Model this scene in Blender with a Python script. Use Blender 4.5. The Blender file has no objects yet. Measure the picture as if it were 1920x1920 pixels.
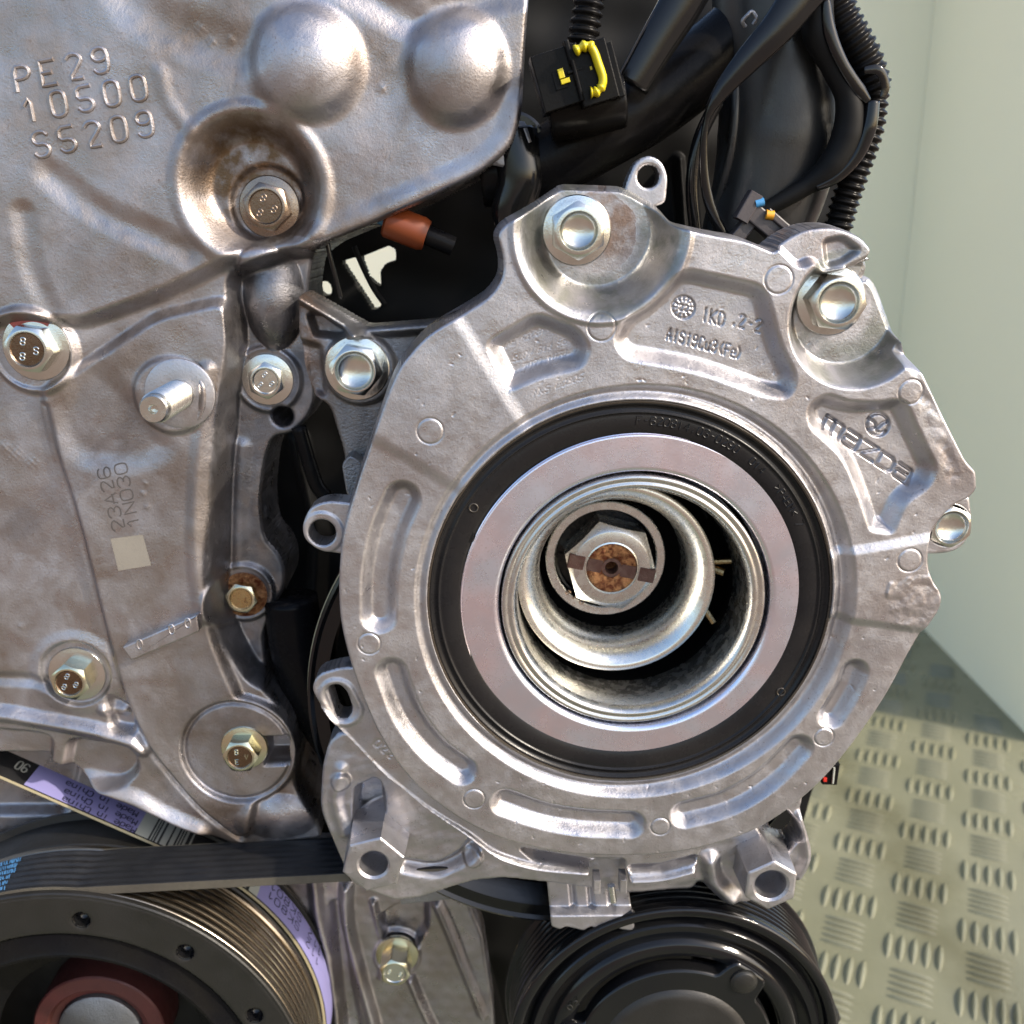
import bpy, math, random
import numpy as np
from mathutils import Vector, Matrix
random.seed(4); rng = np.random.default_rng(4)
scene = bpy.context.scene
COL = scene.collection
# ---------------------------------------------------------------- units and camera
K = 1.0 / 6500.0            # one authoring unit in metres (about 0.15 mm)
F = 1920.0                  # camera distance and focal length in authoring units
VPX, VPY = 925.0, 400.0     # where lines along the engine axis converge
yaw = math.atan2(960 - VPX, F)
pitch = math.atan2((960 - VPY) * math.cos(yaw), F)
fwd = Vector((math.sin(yaw) * math.cos(pitch), math.cos(yaw) * math.cos(pitch), -math.sin(pitch)))
rgt = Vector((math.cos(yaw), -math.sin(yaw), 0.0))
upv = rgt.cross(fwd)
CAM = -fwd * F
cd = bpy.data.cameras.new("camera"); cam = bpy.data.objects.new("camera", cd); COL.objects.link(cam)
cam.matrix_world = Matrix((( rgt.x, upv.x, -fwd.x, CAM.x * K), (rgt.y, upv.y, -fwd.y, CAM.y * K), (rgt.z, upv.z, -fwd.z, CAM.z * K), (0, 0, 0, 1)))
cd.sensor_width = 36; cd.lens = 36; cd.clip_start = 0.01; cd.clip_end = 500
cd.dof.use_dof = True; cd.dof.focus_distance = F * K * 1.005; cd.dof.aperture_fstop = 17
scene.camera = cam
# ---------------------------------------------------------------- sky and sun
SUN_EL, SUN_AZ = math.radians(34), math.radians(118)      # azimuth clockwise from +Y
w = bpy.data.worlds.new("World"); scene.world = w; w.use_nodes = True
nt = w.node_tree; bg = nt.nodes["Background"]; bg.inputs[1].default_value = 0.15
sk = nt.nodes.new("ShaderNodeTexSky"); sk.sky_type = 'NISHITA'; sk.sun_disc = False
sk.sun_elevation = SUN_EL; sk.sun_rotation = SUN_AZ; sk.air_density = 1.0; sk.dust_density = 2.2; sk.ozone_density = 1.0
nt.links.new(sk.outputs[0], bg.inputs[0])
sd_ = bpy.data.lights.new("sun", 'SUN'); sd_.energy = 2.1; sd_.angle = math.radians(1.5); sd_.color = (1.0, 0.9, 0.76)
so = bpy.data.objects.new("sun", sd_); COL.objects.link(so)
sdir = Vector((math.sin(SUN_AZ) * math.cos(SUN_EL), math.cos(SUN_AZ) * math.cos(SUN_EL), math.sin(SUN_EL)))
so.rotation_euler = sdir.to_track_quat('Z', 'Y').to_euler(); so.location = sdir * 3
scene.view_settings.view_transform = 'Standard'; scene.view_settings.look = 'None'
scene.view_settings.exposure = 1.22; scene.view_settings.gamma = 1
scene.render.engine = 'CYCLES'
scene.cycles.use_denoising = True; scene.cycles.max_bounces = 6; scene.cycles.glossy_bounces = 4; scene.cycles.diffuse_bounces = 3
scene.cycles.caustics_reflective = False; scene.cycles.caustics_refractive = False
scene.cycles.sample_clamp_indirect = 6
# ---------------------------------------------------------------- coordinates: u right, v down, h toward the viewer
def U(px, py, h=0.0):
    d = fwd * F + rgt * (px - 960) - upv * (py - 960)
    t = (-h - CAM.y) / d.y
    return (CAM.x + d.x * t, -(CAM.z + d.z * t))
def UL(pts, h=0.0): return [U(p[0], p[1], h) for p in pts]
def w3(u, v, h): return (u * K, -h * K, -v * K)
def circ3(a, b, c, h):
    (x1, y1), (x2, y2), (x3, y3) = U(*a, h), U(*b, h), U(*c, h)
    A = np.array([[2*(x2-x1), 2*(y2-y1)], [2*(x3-x1), 2*(y3-y1)]]); B = np.array([x2*x2+y2*y2-x1*x1-y1*y1, x3*x3+y3*y3-x1*x1-y1*y1])
    c_ = np.linalg.solve(A, B); return (float(c_[0]), float(c_[1]), float(math.hypot(x1-c_[0], y1-c_[1])))
def circx(L, R, T, B, h):
    """circle from its left, right, top and bottom extents in the picture"""
    cx, cy = (L + R) / 2, (T + B) / 2
    l, r, t, b = U(L, cy, h), U(R, cy, h), U(cx, T, h), U(cx, B, h)
    return ((l[0]+r[0]+t[0]+b[0])/4 if False else (l[0]+r[0])/2, (t[1]+b[1])/2, ((r[0]-l[0])+(b[1]-t[1]))/4)
def spl(pts, closed=True, n=6):
    out = []; m = len(pts)
    for i in range(m if closed else m - 1):
        p0 = pts[(i-1) % m] if closed or i > 0 else pts[0]
        p1 = pts[i]; p2 = pts[(i+1) % m]
        p3 = pts[(i+2) % m] if closed or i + 2 < m else pts[-1]
        for k in range(n):
            t = k / n
            out.append(tuple(0.5*((2*p1[j]) + (-p0[j]+p2[j])*t + (2*p0[j]-5*p1[j]+4*p2[j]-p3[j])*t*t + (-p0[j]+3*p1[j]-3*p2[j]+p3[j])*t**3) for j in range(len(p1))))
    if not closed: out.append(tuple(pts[-1]))
    return out
def rpoly(pts, r=10, n=5):
    """polygon with rounded corners; a point may carry its own radius as third value"""
    out = []; m = len(pts)
    for i in range(m):
        a = np.array(pts[(i-1) % m][:2], float); b = np.array(pts[i][:2], float); c = np.array(pts[(i+1) % m][:2], float)
        rr = pts[i][2] if len(pts[i]) > 2 else r
        la, lc = np.linalg.norm(a-b), np.linalg.norm(c-b)
        q = min(rr, la*0.48, lc*0.48)
        p0 = b + (a-b)/la*q; p2 = b + (c-b)/lc*q
        for k in range(n + 1):
            t = k / n; out.append(tuple((1-t)**2*p0 + 2*t*(1-t)*b + t*t*p2))
    return out
def circle(cx, cy, r, n=64): return [(cx + r*math.cos(2*math.pi*k/n), cy + r*math.sin(2*math.pi*k/n)) for k in range(n)]
def sdf_poly(poly, X, Y, margin=60):
    """signed distance to a closed polygon, negative inside; far away it is simply large"""
    P = np.array(poly, float); out = np.full(X.shape, 1e3)
    m = (X > P[:, 0].min()-margin) & (X < P[:, 0].max()+margin) & (Y > P[:, 1].min()-margin) & (Y < P[:, 1].max()+margin)
    if not m.any(): return out
    x, y = X[m], Y[m]; d = np.full(x.shape, 1e12); ins = np.zeros(x.shape, bool)
    for i in range(len(P)):
        ax, ay = P[i]; bx, by = P[(i+1) % len(P)]
        ex, ey = bx-ax, by-ay; L = ex*ex+ey*ey
        if L < 1e-9: continue
        t = np.clip(((x-ax)*ex + (y-ay)*ey)/L, 0, 1)
        d = np.minimum(d, (x-ax-t*ex)**2 + (y-ay-t*ey)**2)
        c = (ay > y) != (by > y)
        if abs(ey) > 1e-12: ins ^= c & (x < ex*(y-ay)/ey + ax)
    d = np.sqrt(d); d[ins] *= -1; out[m] = d
    return out
def dist_line(pts, X, Y, margin=60):
    P = np.array(pts, float); out = np.full(X.shape, 1e3)
    m = (X > P[:, 0].min()-margin) & (X < P[:, 0].max()+margin) & (Y > P[:, 1].min()-margin) & (Y < P[:, 1].max()+margin)
    if not m.any(): return out
    x, y = X[m], Y[m]; d = np.full(x.shape, 1e12)
    for i in range(len(P)-1):
        ax, ay = P[i]; ex, ey = P[i+1]-P[i]; L = ex*ex+ey*ey
        if L < 1e-9: continue
        t = np.clip(((x-ax)*ex + (y-ay)*ey)/L, 0, 1)
        d = np.minimum(d, (x-ax-t*ex)**2 + (y-ay-t*ey)**2)
    out[m] = np.sqrt(d); return out
def sm(t): t = np.clip(t, 0, 1); return t*t*(3-2*t)
# ---------------------------------------------------------------- objects
def props(o, label=None, cat=None, group=None, kind=None):
    if label: o['label'] = label
    if cat: o['category'] = cat
    if group: o['group'] = group
    if kind: o['kind'] = kind
    return o
def empty(name, u, v, h, label=None, cat=None, group=None):
    o = bpy.data.objects.new(name, None); COL.objects.link(o); o.location = w3(u, v, h); o.empty_display_size = 0.01
    return props(o, label, cat, group)
def mk(name, verts, faces, mat, parent=None, smooth=True, stain_shade=None, flat_from=None):
    """verts in u, v, h; the mesh gets its origin at the parent, or at its own middle"""
    V = np.array(verts, float)
    Wd = np.stack([V[:, 0]*K, -V[:, 2]*K, -V[:, 1]*K], 1)
    if parent is not None:
        q = parent; org = np.zeros(3)
        while q is not None: org += np.array(q.location); q = q.parent
    else: org = (Wd.min(0)+Wd.max(0))/2
    Wd = Wd - org
    me = bpy.data.meshes.new(name)
    if isinstance(faces, np.ndarray):
        n = len(faces); me.vertices.add(len(Wd)); me.vertices.foreach_set("co", Wd.astype(np.float32).ravel())
        me.loops.add(n*4); me.loops.foreach_set("vertex_index", faces.astype(np.int32).ravel())
        me.polygons.add(n); me.polygons.foreach_set("loop_start", np.arange(0, n*4, 4, dtype=np.int32))
        me.update(calc_edges=True); me.validate()
    else:
        me.from_pydata(Wd.tolist(), [], [tuple(f) for f in faces]); me.update()
    if smooth: me.polygons.foreach_set("use_smooth", np.ones(len(me.polygons), bool))
    if stain_shade is not None:
        at = me.attributes.new("stain_shade", 'FLOAT', 'POINT'); at.data.foreach_set("value", np.asarray(stain_shade, np.float32))
    me.materials.append(mat)
    o = bpy.data.objects.new(name, me); COL.objects.link(o)
    if parent is not None: o.parent = parent
    else: o.location = org
    return o
class MB:
    """collects shapes in u, v, h"""
    def __init__(s): s.v = []; s.f = []
    def add(s, v, f):
        n = len(s.v); s.v += [tuple(p) for p in v]; s.f += [tuple(i+n for i in q) for q in f]; return s
    def lathe(s, cu, cv, prof, seg=96, a0=0, a1=None, hexr=None):
        full = a1 is None; m = seg if full else seg + 1; vs = []; fs = []
        for (r, h) in prof:
            for k in range(m):
                a = (2*math.pi*k/seg) if full else a0 + (a1-a0)*k/seg
                vs.append((cu + r*math.cos(a), cv + r*math.sin(a), h))
        for i in range(len(prof)-1):
            for k in range(seg):
                k2 = (k+1) % m
                fs.append((i*m+k, (i+1)*m+k, (i+1)*m+k2, i*m+k2))
        return s.add(vs, fs)
    def prism(s, poly, h0, h1, b=2, inset=None, back=False):
        """closed outline extruded from h0 up to h1 with a bevelled front edge"""
        P = np.array(poly, float); n = len(P)
        area = 0.5*np.sum(P[:, 0]*np.roll(P[:, 1], -1) - np.roll(P[:, 0], -1)*P[:, 1])
        if area < 0: P = P[::-1].copy()
        T = np.roll(P, -1, 0) - np.roll(P, 1, 0); T /= np.linalg.norm(T, axis=1)[:, None] + 1e-9
        N = np.stack([T[:, 1], -T[:, 0]], 1)
        Q = P - N*b; M_ = P - N*b*0.3
        vs = [(x, y, h0) for x, y in P] + [(x, y, h1-b) for x, y in P] + [(x, y, h1-0.3*b) for x, y in M_] + [(x, y, h1) for x, y in Q]
        fs = []
        for r in range(3):
            for k in range(n): k2 = (k+1) % n; fs.append((r*n+k, r*n+k2, (r+1)*n+k2, (r+1)*n+k))
        nb = len(vs); vs += [(x, y, h1) for x, y in Q]; fs.append(tuple(nb+k for k in range(n)))
        if back: fs.append(tuple(k for k in reversed(range(n))))
        return s.add(vs, fs)
    def tube(s, path, rad, seg=14, flat=1.0, cap=True, fdir=None):
        P = [Vector(p) for p in path]; n = len(P); vs = []; fs = []
        t0 = (P[1]-P[0]).normalized(); ref = Vector((0, 0, 1)) if abs(t0.z) < 0.9 else Vector((1, 0, 0))
        if fdir: ref = Vector(fdir)
        nn = (ref - t0*ref.dot(t0)).normalized()
        for i in range(n):
            t = (P[min(i+1, n-1)] - P[max(i-1, 0)]).normalized()
            nn = (nn - t*nn.dot(t)).normalized(); bb = t.cross(nn)
            r = rad[i] if hasattr(rad, '__len__') else rad
            fl = flat[i] if hasattr(flat, '__len__') else flat
            for k in range(seg):
                a = 2*math.pi*k/seg; vs.append(P[i] + nn*(math.cos(a)*r*fl) + bb*(math.sin(a)*r))
        for i in range(n-1):
            for k in range(seg): k2 = (k+1) % seg; fs.append((i*seg+k, i*seg+k2, (i+1)*seg+k2, (i+1)*seg+k))
        if cap:
            fs.append(tuple(reversed(range(seg)))); fs.append(tuple((n-1)*seg+k for k in range(seg)))
        return s.add(vs, fs)
    def box(s, cu, cv, ch, du, dv, dh, rot=0, b=1.5, tilt=0):
        c, q = math.cos(rot), math.sin(rot)
        return s.prism([(cu + x*c - y*q, cv + x*q + y*c) for x, y in ((-du/2, -dv/2), (du/2, -dv/2), (du/2, dv/2), (-du/2, dv/2))], ch-dh/2, ch+dh/2, b, back=True)
    def build(s, name, mat, parent=None, smooth=True, sharp=0.6):
        o = mk(name, s.v, s.f, mat, parent, smooth)
        if smooth and sharp:
            import bmesh
            bm = bmesh.new(); bm.from_mesh(o.data); bmesh.ops.recalc_face_normals(bm, faces=bm.faces)
            for e in bm.edges:
                if len(e.link_faces) == 2 and e.calc_face_angle(0) > sharp: e.smooth = False
            bm.to_mesh(o.data); bm.free()
        return o
def HF(name, outline, h0, mat, parent=None, holes=(), feats=None, sp=3.0, fillet=6.0, depth=60.0, flare=0.0, hole_depth=None, back_h=None):
    """a casting: a dense relief inside an outline (u, v) with rounded edges, holes and side walls down to h0 - depth"""
    P = np.array(outline, float)
    u0, v0 = P.min(0) - 2*sp; u1, v1 = P.max(0) + 2*sp
    us = np.arange(u0, u1+sp, sp); vs_ = np.arange(v0, v1+sp, sp)
    X, Y = np.meshgrid(us, vs_)
    sd = sdf_poly(outline, X, Y, 1e5)
    for hl in holes: sd = np.maximum(sd, -sdf_poly(hl, X, Y, 40))
    gy, gx = np.gradient(sd, sp); g = np.sqrt(gx*gx+gy*gy)+1e-6; gx, gy = gx/g, gy/g
    keep = sd < 0.5*sp
    near = keep & (sd > -0.5*sp)
    X = np.where(near, X - sd*gx, X); Y = np.where(near, Y - sd*gy, Y)
    d_in = np.where(near, 0, np.maximum(-sd, 0))
    H = np.full(X.shape, float(h0)); st = np.zeros(X.shape)
    if feats:
        r = feats(X, Y)
        if isinstance(r, tuple): H = H + r[0]; st = r[1]
        else: H = H + r
    if fillet > 0:
        q = np.clip(fillet - d_in, 0, fillet); H = H - (fillet - np.sqrt(np.maximum(fillet*fillet - q*q, 0)))
    c = keep[:-1, :-1] & keep[1:, :-1] & keep[:-1, 1:] & keep[1:, 1:]
    idx = np.full(X.shape, -1, int); used = np.zeros(X.shape, bool)
    used[:-1, :-1] |= c; used[1:, :-1] |= c; used[:-1, 1:] |= c; used[1:, 1:] |= c
    idx[used] = np.arange(used.sum())
    V = np.stack([X[used], Y[used], H[used]], 1); S = st[used]
    a, b_, cc, d_ = idx[:-1, :-1][c], idx[:-1, 1:][c], idx[1:, 1:][c], idx[1:, :-1][c]
    Fc = np.stack([a, d_, cc, b_], 1)
    cp = np.pad(c, 1)
    E = []
    hz = cp[:-1, 1:-1] ^ cp[1:, 1:-1]          # edges between (i,j)-(i,j+1)
    ii, jj = np.nonzero(hz); low = cp[:-1, 1:-1][ii, jj]
    e0, e1 = idx[ii, jj], idx[ii, jj+1]; E.append(np.where(low[:, None], np.stack([e0, e1], 1), np.stack([e1, e0], 1)))
    vt = cp[1:-1, :-1] ^ cp[1:-1, 1:]
    ii, jj = np.nonzero(vt); low = cp[1:-1, :-1][ii, jj]
    e0, e1 = idx[ii, jj], idx[ii+1, jj]; E.append(np.where(low[:, None], np.stack([e1, e0], 1), np.stack([e0, e1], 1)))
    E = np.concatenate(E)
    GX, GY = gx[used], gy[used]
    n0 = len(V); uq, inv = np.unique(E.ravel(), return_inverse=True); inv = inv.reshape(E.shape)
    top = V[uq]; bot = top.copy(); bh = (h0 - depth) if back_h is None else back_h
    mid = top.copy(); mid[:, 2] = top[:, 2] - 0.35*(top[:, 2]-bh); mid[:, 0] += GX[uq]*flare*0.5; mid[:, 1] += GY[uq]*flare*0.5
    bot[:, 2] = np.minimum(bh, top[:, 2]-1); bot[:, 0] += GX[uq]*flare; bot[:, 1] += GY[uq]*flare
    V = np.concatenate([V, top, mid, bot]); m = len(uq)
    for r in range(2):
        Fc = np.concatenate([Fc, np.stack([n0+r*m+inv[:, 0], n0+r*m+inv[:, 1], n0+(r+1)*m+inv[:, 1], n0+(r+1)*m+inv[:, 0]], 1)])
    S = np.concatenate([S, S[uq], S[uq], S[uq]])
    return mk(name, V, Fc, mat, parent, True, S)
def ops(feats, h):
    """feature list -> relief function; positions are picture points unprojected at h, sizes in authoring units"""
    def f(X, Y):
        H = np.zeros(X.shape); st = np.zeros(X.shape)
        for o in feats:
            k = o[0]
            if k == 'poly': _, pts, dh, wd = o[:4]; s_ = sdf_poly(UL(pts, h), X, Y, wd+10); m = sm(0.5 - s_/wd) ; H += dh*m
            elif k == 'circ': _, px, py, R, dh, wd = o[:6]; cu, cv = U(px, py, h); s_ = np.hypot(X-cu, Y-cv) - R; m = sm(0.5 - s_/wd); H += dh*m
            elif k == 'dome': _, px, py, Ru, Rv, dh, pw = o[:7]; cu, cv = U(px, py, h); q = ((X-cu)/Ru)**2 + ((Y-cv)/Rv)**2; m = np.clip(1-q, 0, 1)**pw; H += dh*m
            elif k == 'line': _, pts, hw, dh = o[:4]; q = dist_line(UL(pts, h), X, Y, hw+4)/hw; m = sm(1-q); H += dh*m
            elif k == 'groove': _, pts, hw, dh, wd = o[:5]; q = dist_line(UL(pts, h), X, Y, hw+wd+4)-hw; m = sm(0.5 - q/wd); H += dh*m
            elif k == 'max': _, fn = o; H = fn(X, Y, H); m = 0
            elif k == 'stain_shade': _, px, py, R, amt = o; cu, cv = U(px, py, h); m = sm(1.3-np.hypot(X-cu, Y-cv)/R)*amt; st = np.maximum(st, m)
            elif k == 'fn': H += o[1](X, Y)
        return H, st
    return f
_NT = np.random.default_rng(77).uniform(-1, 1, (256, 256))
def noise2(X, Y, L, amp, seed=0):
    out = np.zeros(X.shape); a = 1.0
    for o in range(3):
        x = X/L*2**o + seed*17.3 + o*5.1; y = Y/L*2**o + seed*9.7 + o*3.3
        i = np.floor(x).astype(int); j = np.floor(y).astype(int); fx = x-i; fy = y-j; fx = fx*fx*(3-2*fx); fy = fy*fy*(3-2*fy)
        t = lambda p, q: _NT[p % 256, q % 256]
        out += a*((t(i, j)*(1-fx)+t(i+1, j)*fx)*(1-fy)+(t(i, j+1)*(1-fx)+t(i+1, j+1)*fx)*fy); a *= 0.5
    return out*amp
def waves(X, Y, amp, L, seed=0):
    r = np.random.default_rng(seed); H = np.zeros(X.shape)
    for i in range(7):
        a = r.uniform(0, 2*math.pi); l = L*r.uniform(0.6, 1.8); p = r.uniform(0, 6.28)
        H += np.sin((X*math.cos(a)+Y*math.sin(a))*2*math.pi/l + p)
    return H*amp/7*1.6
# ---------------------------------------------------------------- stroke lettering
G = {'0': "01 05 16 36 45 41 30 10 01", '1': "04 26 20", '2': "05 16 36 45 44 00 40", '3': "05 16 36 45 44 33 23|33 42 41 30 10 01", '4': "30 36 02 42",
 '5': "46 06 03 33 42 41 30 10 01", '6': "45 36 16 05 01 10 30 41 42 33 13 02", '7': "06 46 10", '8': "13 04 05 16 36 45 44 33 13 02 01 10 30 41 42 33",
 '9': "01 10 30 41 45 36 16 05 04 13 33 44", 'A': "00 26 40|02 42", 'B': "00 06 36 45 44 33 03|33 42 41 30 00", 'P': "00 06 36 45 44 33 03", 'E': "46 06 00 40|03 33", 'S': "45 36 16 05 04 13 33 42 41 30 10 01",
 'N': "00 06 40 46", 'I': "20 26", 'K': "00 06|46 03 40", 'D': "00 06 26 45 41 20 00", 'C': "45 36 16 05 01 10 30 41", 'F': "46 06 00|03 33", 'L': "06 00 40",
 'M': "00 06 23 46 40", 'O': "01 05 16 36 45 41 30 10 01", 'V': "06 20 46", '-': "13 33", '.': "20 21", '<': "45 03 41", '>': "05 43 01", '(': "46 24 22 40", ')': "06 24 22 00",
 'a': "04 34 43 40 10 01 12 42", 'd': "46 40 10 01 03 14 44", 'e': "02 42 43 34 14 03 01 10 40", 'i': "20 24|25 26", 'n': "00 04|03 14 34 43 40",
 'h': "00 06|03 14 34 43 40", 'l': "20 26", 'u': "04 01 10 30 41|44 40", 'v': "04 20 44", 'k': "00 06|44 02 40", 'o': "01 03 14 34 43 41 30 10 01", ' ': ""}
def chaikin(p, n=1):
    for _ in range(n):
        if len(p) < 3: return p
        q = [p[0]] if p[0] != p[-1] else []
        for a, b in zip(p[:-1], p[1:]):
            q += [(0.75*a[0]+0.25*b[0], 0.75*a[1]+0.25*b[1]), (0.25*a[0]+0.75*b[0], 0.25*a[1]+0.75*b[1])]
        if p[0] != p[-1]: q.append(p[-1])
        else: q.append(q[0])
        p = q
    return p
def text(s, org, adv, gw, upd, smooth=1):
    """strokes of a line of text in picture points: org = lower left, adv = step per letter, gw = glyph width vector, upd = cap height vector"""
    out = []
    for i, ch in enumerate(s):
        for st in G.get(ch, "").split("|"):
            pts = [(int(t[0])/4, int(t[1])/6) for t in st.split()]
            if len(pts) < 2: continue
            pts = chaikin(pts, 0 if ch in 'AKNVMIEFLHT47z' else smooth)
            ox, oy = org[0]+adv[0]*i, org[1]+adv[1]*i
            out.append([(ox+gw[0]*a+upd[0]*b, oy+gw[1]*a+upd[1]*b) for a, b in pts])
    return out
def raised(strokes_uv, r, h, seg=8):
    """half-buried round strokes"""
    mb = MB()
    for s_ in strokes_uv:
        P = [(p[0], p[1], h if len(p) < 3 else p[2]) for p in s_]
        mb.tube(P, r, seg)
    return mb
def ribbon(strokes_uvh, r, nrm=(0, 0, 1)):
    """flat printed strokes; points in u, v, h and the surface normal"""
    mb = MB(); N = Vector(nrm).normalized()
    for s_ in strokes_uvh:
        P = [Vector(p) for p in s_]; vs = []; fs = []
        for i, p in enumerate(P):
            t = (P[min(i+1, len(P)-1)] - P[max(i-1, 0)])
            if t.length < 1e-6: t = Vector((1, 0, 0))
            sdv = t.normalized().cross(N) * r
            vs += [p + sdv, p - sdv]
        for i in range(len(P)-1): fs.append((2*i, 2*i+1, 2*i+3, 2*i+2))
        mb.add(vs, fs)
    return mb
# ---------------------------------------------------------------- materials
def S(px): return 6500.0 / px        # texture scale for a feature size in authoring units
def mat(name, col, rough=0.5, metal=0.0, spec=0.5):
    m = bpy.data.materials.new(name); m.use_nodes = True; b = m.node_tree.nodes["Principled BSDF"]
    b.inputs["Base Color"].default_value = (*col, 1); b.inputs["Roughness"].default_value = rough; b.inputs["Metallic"].default_value = metal
    b.inputs["Specular IOR Level"].default_value = spec
    return m
def rich(name, col, col2, rough, metal=1.0, size=40, speck=5, bump=0.15, dark=(0.12, 0.1, 0.08), dark_amt=0.35, stain_col=(0.16, 0.09, 0.05), rvar=0.12, big=160, spec=0.5, coat=0.0, bumpdist=1.0, shade_rawcast_col=(0.12, 0.125, 0.125), bigr=0.0):
    """mottled surface: two tones, dark pits, roughness variation, fine and coarse relief; a stain mask where the mesh carries one"""
    m = mat(name, col, rough, metal, spec); nt = m.node_tree; N = nt.nodes; L = nt.links; b = N["Principled BSDF"]
    tc = N.new("ShaderNodeTexCoord")
    def noise(sz, det=4, rg=0.55, dist=0.0):
        n = N.new("ShaderNodeTexNoise"); n.inputs["Scale"].default_value = S(sz); n.inputs["Detail"].default_value = det; n.inputs["Roughness"].default_value = rg; n.inputs["Distortion"].default_value = dist
        L.new(tc.outputs["Object"], n.inputs["Vector"]); return n.outputs["Fac"]
    def ramp(src, a, c, va=0.0, vc=1.0):
        r = N.new("ShaderNodeMapRange"); r.inputs["From Min"].default_value = a; r.inputs["From Max"].default_value = c; r.inputs["To Min"].default_value = va; r.inputs["To Max"].default_value = vc
        r.clamp = True; L.new(src, r.inputs["Value"]); return r.outputs["Result"]
    def mix(f, A, B):
        x = N.new("ShaderNodeMix"); x.data_type = 'RGBA'; L.new(f, x.inputs["Factor"])
        for v, i in ((A, 6), (B, 7)):
            if isinstance(v, tuple): x.inputs[i].default_value = (*v, 1)
            else: L.new(v, x.inputs[i])
        return x.outputs[2]
    nb = noise(big, 3, 0.5, 0.6); nm = noise(size, 5, 0.6); nf = noise(speck, 4, 0.65)
    c = mix(ramp(nb, 0.36, 0.64), col, col2)
    md = N.new("ShaderNodeMath"); md.operation = 'MULTIPLY'; L.new(ramp(nf, 0.56, 0.72), md.inputs[0]); L.new(ramp(nm, 0.45, 0.62, 0, dark_amt), md.inputs[1])
    c = mix(md.outputs[0], c, dark)
    at = N.new("ShaderNodeAttribute"); at.attribute_name = "stain_shade"
    ms = N.new("ShaderNodeMath"); ms.operation = 'MULTIPLY'; ms.use_clamp = True; L.new(at.outputs["Fac"], ms.inputs[0]); L.new(ramp(nm, 0.36, 0.56, 0.35, 1.0), ms.inputs[1])
    c = mix(ms.outputs[0], c, stain_col)
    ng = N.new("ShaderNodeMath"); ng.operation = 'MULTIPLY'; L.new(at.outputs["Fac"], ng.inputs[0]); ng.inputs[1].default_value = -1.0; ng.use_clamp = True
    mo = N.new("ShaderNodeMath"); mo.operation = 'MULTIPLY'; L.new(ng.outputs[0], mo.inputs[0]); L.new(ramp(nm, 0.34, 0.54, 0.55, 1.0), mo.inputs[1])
    c = mix(mo.outputs[0], c, shade_rawcast_col)  # negative mask: painted flange shade on the cover, raw cast tone in pockets
    L.new(c, b.inputs["Base Color"])
    ra = N.new("ShaderNodeMath"); ra.operation = 'ADD'; L.new(ramp(nm, 0.3, 0.7, max(rough-rvar, 0.02), rough+rvar), ra.inputs[0]); L.new(ramp(noise(big*0.55, 4, 0.6, 1.2), 0.38, 0.62, -bigr, bigr), ra.inputs[1])
    L.new(ra.outputs[0], b.inputs["Roughness"])
    ad = N.new("ShaderNodeMath"); ad.operation = 'MULTIPLY_ADD'; L.new(nm, ad.inputs[0]); ad.inputs[1].default_value = 0.45; L.new(nf, ad.inputs[2])
    bp = N.new("ShaderNodeBump"); bp.inputs["Strength"].default_value = bump; bp.inputs["Distance"].default_value = K*8*bumpdist
    L.new(ad.outputs[0], bp.inputs["Height"]); L.new(bp.outputs["Normal"], b.inputs["Normal"])
    if coat: b.inputs["Coat Weight"].default_value = coat; b.inputs["Coat Roughness"].default_value = 0.12
    return m
M = {}
M['alu'] = rich("cast_aluminium", (0.465, 0.45, 0.462), (0.39, 0.38, 0.398), 0.40, 0.92, size=34, speck=5, bump=0.14, dark=(0.17, 0.14, 0.12), dark_amt=0.85, big=130, bigr=0.07, shade_rawcast_col=(0.20, 0.205, 0.18))
M['alu_old'] = rich("weathered_cast_aluminium", (0.42, 0.405, 0.425), (0.315, 0.282, 0.265), 0.39, 0.92, size=60, speck=5, bump=0.15, dark=(0.2, 0.14, 0.10), dark_amt=0.75, big=170, bigr=0.10, shade_rawcast_col=(0.075, 0.085, 0.105), bumpdist=1.6, stain_col=(0.13, 0.085, 0.05))
M['alu_dark'] = rich("oily_dark_casting", (0.10, 0.11, 0.125), (0.055, 0.055, 0.06), 0.34, 0.85, size=30, speck=5, bump=0.3, dark=(0.02, 0.02, 0.02), dark_amt=0.5)
M['alu_grey'] = rich("grey_cast_bracket", (0.29, 0.295, 0.31), (0.19, 0.185, 0.185), 0.40, 0.85, size=30, speck=5, bump=0.35, dark=(0.05, 0.04, 0.03), dark_amt=0.6)
M['steel_ring'] = rich("ground_steel_ring", (0.80, 0.73, 0.82), (0.70, 0.75, 0.88), 0.27, 1.0, size=60, speck=5, bump=0.05, dark=(0.3, 0.25, 0.22), dark_amt=0.5, big=120, rvar=0.05)
M['steel'] = rich("satin_steel", (0.60, 0.59, 0.56), (0.52, 0.52, 0.51), 0.27, 1.0, size=18, speck=2.5, bump=0.05, dark=(0.2, 0.16, 0.12), dark_amt=0.3, rvar=0.08)
M['cup'] = rich("turned_steel_cup", (0.76, 0.745, 0.69), (0.68, 0.685, 0.65), 0.28, 1.0, size=10, speck=2.5, bump=0.04, dark=(0.3, 0.26, 0.2), dark_amt=0.25, rvar=0.06)
M['zinc'] = rich("zinc_plated_bolt", (0.68, 0.68, 0.64), (0.56, 0.56, 0.52), 0.17, 1.0, size=14, speck=3, bump=0.08, dark=(0.25, 0.2, 0.14), dark_amt=0.5, rvar=0.08)
M['zinc_y'] = rich("yellow_passivated_bolt", (0.64, 0.59, 0.40), (0.54, 0.54, 0.43), 0.17, 1.0, size=14, speck=3, bump=0.08, dark=(0.25, 0.14, 0.06), dark_amt=0.6, rvar=0.08)
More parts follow.
